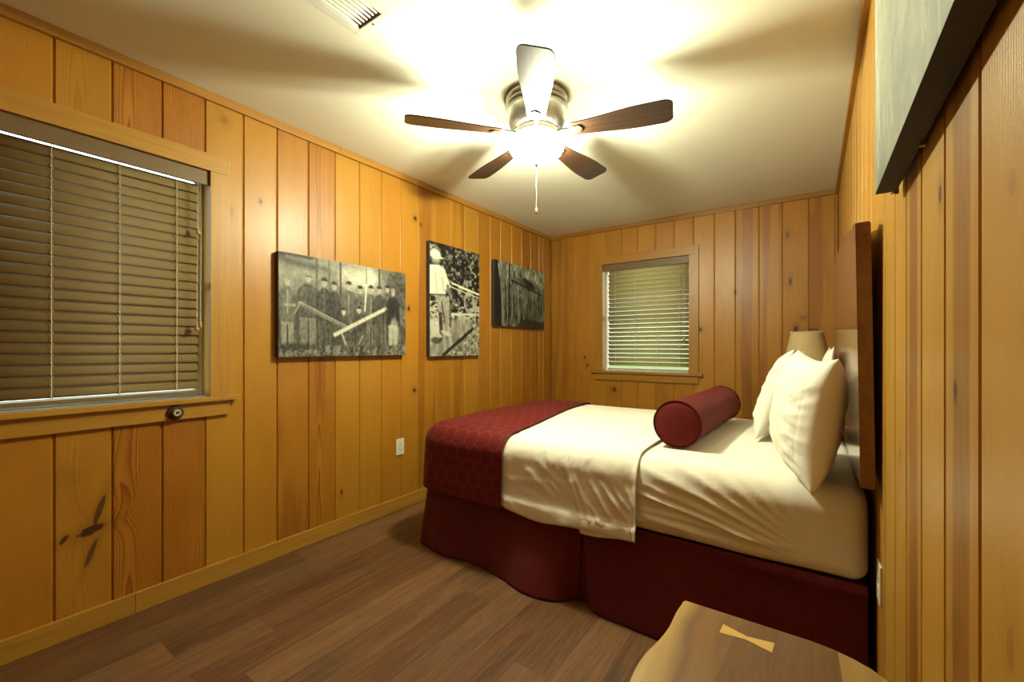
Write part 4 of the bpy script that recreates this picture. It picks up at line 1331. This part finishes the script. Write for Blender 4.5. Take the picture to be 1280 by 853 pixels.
# ------------------------------------------------------------------ headboard: live-edge slab hung on the wall
def hb_wood(g, o, c, n): return c
M['headboard'] = slabwood('polished_headboard_slab', (.24, .095, .034), (.10, .034, .012), 'y', .16, .7, 1.0)
def make_headboard():
    top = [(1.655, 1.548), (1.80, 1.568), (2.0, 1.595), (2.25, 1.624), (2.5, 1.645), (2.8, 1.658), (3.1, 1.655), (3.3, 1.636), (3.395, 1.60)]
    bot = [(3.395, .77), (3.2, .757), (2.9, .748), (2.5, .752), (2.1, .744), (1.8, .750), (1.665, .748)]
    # densify
    def dens(p, n=5, amp=.004):
        out = []
        for (a, b) in zip(p, p[1:]):
            for k in range(n):
                t = k/n; y = a[0]+(b[0]-a[0])*t; z = a[1]+(b[1]-a[1])*t
                out.append((y, z+amp*math.sin(y*23)+amp*.7*math.sin(y*51+1)))
        out.append(p[-1]); return out
    poly = dens(top)+dens(bot)
    yc = 2.53; zc = .75
    poly = [(y-yc, z-zc) for y, z in poly]
    root = empty('headboard', (.1355, yc, zc))
    tag(root, 'polished dark wood slab headboard hung on the right wall above the mattress', 'headboard')
    root.rotation_euler = (0, R(-.9), 0)
    bm = bmesh.new(); add_prism(bm, poly, 'x', -.018, .018, .003); obj('slab', bm, M['headboard'], root)
    for yy in (-.55, .55):
        bm = bmesh.new(); add_box(bm, .0182, .030, yy-.06, yy+.06, .30, .40, .002); obj('wall_cleat', bm, M['dark'], root)
make_headboard()

# ------------------------------------------------------------------ nightstands
def sap_fn(g, o, c, n):
    # pale sapwood along both live edges, darker heartwood in the middle
    x = o[0]
    wob = g.mul(g.sub(g.noise(g.comb(g.mul(o[0], 2.0), g.mul(o[1], 5.0), 0.0), 1.0, 2.0, .5), .5), .06)
    xl = g.add(x, wob)
    e1 = g.mr(xl, -.165, -.205)
    e2 = g.mul(g.mr(g.add(x, g.mul(o[1], .05)), .103, .106), .62)
    c = g.mix(g.mul(g.mr(g.sub(x, g.mul(o[1], .08)), -.074, -.078), .45), c, g.mix(n, (.30, .150, .050), (.13, .058, .018)))
    sap = g.math('MAXIMUM', e1, e2)
    c2 = g.mix(g.mul(sap, .9), c, g.mix(n, (.52, .34, .11), (.32, .18, .05)))
    band = g.mul(g.mr(g.math('ABSOLUTE', g.sub(xl, -.135)), .03, .012), .45)
    return g.mix(band, c2, (.26, .125, .04))
M['slab'] = slabwood('walnut_slab', (.175, .080, .028), (.060, .024, .008), 'y', .42, .10, 1.9, sap_fn)
M['key'] = trimwood('pale_key', 'x', (.62, .40, .12), (.52, .32, .085), .35)
M['walnut'] = slabwood('walnut_leg', (.16, .075, .03), (.07, .03, .012), 'z', .4, .1)
def make_nightstand(loc, label, mirror=1):
    zt = .52
    root = empty('nightstand', loc)
    tag(root, label, 'nightstand')
    th = .045
    # local: x from the room (-) to the wall (+); far end at +y; origin under the centre of the far edge
    def edge_l(y): return -.212-.020*math.sin((y+.10)*9.0)*sstep(0, -.12, y)+.030*sstep(-.03, 0.0, y)*0-.06*sstep(-.06, -.36, y)+.055*sstep(-.22, -.5, y)
    L_ = .50
    left = [(edge_l(-L_*k/24), -L_*k/24) for k in range(25)]
    right = [(.218, -L_+.02), (.222, -.40), (.218, -.30), (.214, -.2), (.210, -.12), (.203, -.085), (.188, -.058), (.165, -.035), (.135, -.018), (.10, -.006)]
    poly = left+right+[(.06, 0), (-.196, 0)]
    poly = [(x, y*1.0) for x, y in poly]
    bm = bmesh.new()
    add_prism(bm, poly, 'z', zt-th, zt, .006)
    # the live edge slopes outwards below
    for v in bm.verts:
        if v.co.z < zt-th*.5 and v.co.x < -.15: v.co.x -= .010
    obj('slab_top', bm, M['slab'], root)
    bm = bmesh.new()
    kx, ky, a = -.060, -.078, R(-4)
    kp = [(-.052, .020), (0, .0065), (.052, .020), (.052, -.018), (0, -.0065), (-.052, -.018)]
    ca, sa = math.cos(a), math.sin(a)
    add_prism(bm, [(kx+x*ca-y*sa, ky+x*sa+y*ca) for x, y in kp], 'z', zt-.010, zt+.0006)
    k = obj('butterfly_key', bm, M['key'], root); k['label'] = 'pale bow-tie inlay'
    for lx in (-.15, .15):
        for ly in (-.06, -.43):
            bm = bmesh.new(); add_box(bm, lx-.022, lx+.022, ly-.022, ly+.022, 0, zt-th, .003); obj('leg', bm, M['walnut'], root)
    bm = bmesh.new(); add_box(bm, -.13, .13, -.41, -.08, .16, .18, .002); obj('lower_shelf', bm, M['walnut'], root)
    return root
make_nightstand((-.062, 1.168, 0), 'live-edge walnut nightstand with pale bow-tie inlay in the near foreground')
make_nightstand((-.062, 4.06, 0), 'walnut nightstand under the lamp in the far corner past the bed')

# ------------------------------------------------------------------ table lamp
g = G('burlap_lampshade')
o_ = g.sep(g.objco())
w1 = g.math('SINE', g.mul(o_[2], 900.0)); n1 = g.noise(g.objco(), 160.0, 2.0, .6); n2 = g.noise(g.objco(), 9.0, 2.0, .5)
cc = g.mix(g.add(g.mul(n1, .5), g.mul(n2, .5)), (.42, .30, .13), (.62, .48, .26))
g.pbsdf(cc, .8, 0, g.bump(g.add(n1, g.mul(w1, .2)), .3, .002), Transmission_Weight=0.0)
M['shade'] = g.m
def make_lamp():
    lx, ly, z0 = -.035, 3.80, .5205
    root = empty('table_lamp', (lx, ly, z0))
    tag(root, 'table lamp with tan stitched shade behind the pillows in the far corner', 'lamp')
    bm = bmesh.new(); add_lathe(bm, [(0, 0), (.075, 0), (.078, .006), (.070, .016), (.035, .026), (.028, .05), (.045, .10), (.058, .16), (.050, .23), (.026, .30), (.016, .34), (.014, .42), (0, .42)], n=36); obj('lamp_base', bm, M['walnut'], root)
    bm = bmesh.new(); add_lathe(bm, [(0, .421), (.012, .421), (.014, .46), (.010, .48), (.026, .52), (.030, .56), (.018, .60), (0, .605)], n=20); obj('bulb', bm, M['white_metal'], root)
    zb_, zt_ = 1.035-z0, 1.286-z0
    bm = bmesh.new()
    n = 72
    prof = [(.155, zb_), (.138, zb_+.07), (.117, zb_+.16), (.098, zt_)]
    for flip, dr in ((0, 0), (1, -.002)):
        rows = [[bm.verts.new(((r+dr)*math.cos(2*PI*k/n), (r+dr)*math.sin(2*PI*k/n), z+(.004*(k % 2) if i == 3 else 0))) for k in range(n)] for i, (r, z) in enumerate(prof)]
        for a, b in zip(rows, rows[1:]):
            for k in range(n):
                f = (a[k], a[(k+1) % n], b[(k+1) % n], b[k])
                fc = bm.faces.new(f if not flip else tuple(reversed(f))); fc.smooth = True
    obj('lamp_shade', bm, M['shade'], root)
    bm = bmesh.new()
    n = 40
    for k in range(n):   # whip stitches on the upper rim
        a = 2*PI*k/n; r = .100
        add_tube(bm, [(r*math.cos(a), r*math.sin(a), zt_-.008), (r*math.cos(a+.03), r*math.sin(a+.03), zt_+.007), ((r-.006)*math.cos(a+.03), (r-.006)*math.sin(a+.03), zt_)], .0026, 5)
    obj('rim_stitching', bm, M['cord'], root)
    bm = bmesh.new()
    for k in range(3):
        a = 2*PI*k/3
        add_tube(bm, [(0, 0, zt_-.03), (.097*math.cos(a), .097*math.sin(a), zt_-.012)], .0015, 6)
    add_tube(bm, [(0, 0, .60), (0, 0, zt_-.028)], .002, 6)
    obj('shade_spider', bm, M['bronze'], root)
make_lamp()

# ------------------------------------------------------------------ daylight
w = bpy.data.worlds.new('sky'); scn.world = w; w.use_nodes = True
nt = w.node_tree; nt.nodes.clear()
out = nt.nodes.new('ShaderNodeOutputWorld'); bg = nt.nodes.new('ShaderNodeBackground')
tc = nt.nodes.new('ShaderNodeTexCoord'); sp = nt.nodes.new('ShaderNodeSeparateXYZ'); cr = nt.nodes.new('ShaderNodeValToRGB')
nt.links.new(tc.outputs['Generated'], sp.inputs[0])
mr = nt.nodes.new('ShaderNodeMapRange'); mr.inputs[1].default_value = -1; mr.inputs[2].default_value = 1
nt.links.new(sp.outputs[2], mr.inputs[0]); nt.links.new(mr.outputs[0], cr.inputs[0])
cr.color_ramp.elements[0].position = .480; cr.color_ramp.elements[0].color = (.11, .16, .065, 1)
e_ = cr.color_ramp.elements.new(.502); e_.color = (.42, .55, .34, 1)
cr.color_ramp.elements[2].position = .60; cr.color_ramp.elements[2].color = (.78, 1.0, .98, 1)
nt.links.new(cr.outputs[0], bg.inputs[0]); bg.inputs[1].default_value = 5.5
nt.links.new(bg.outputs[0], out.inputs[0])

# ------------------------------------------------------------------ camera and colour
cam = bpy.data.cameras.new('camera'); co = bpy.data.objects.new('camera', cam); COL.objects.link(co)
co.location = (0, 0, 1.171); co.rotation_euler = (R(90), 0, R(35.0))
cam.sensor_width = 36.0; cam.lens = 537/1280*36; cam.shift_y = 8.5/1280; cam.clip_start = .02; cam.clip_end = 60
scn.camera = co
vs = scn.view_settings
vs.view_transform = 'Standard'; vs.look = 'None'; vs.gamma = 1.0; vs.exposure = 0.0; vs.use_curve_mapping = False
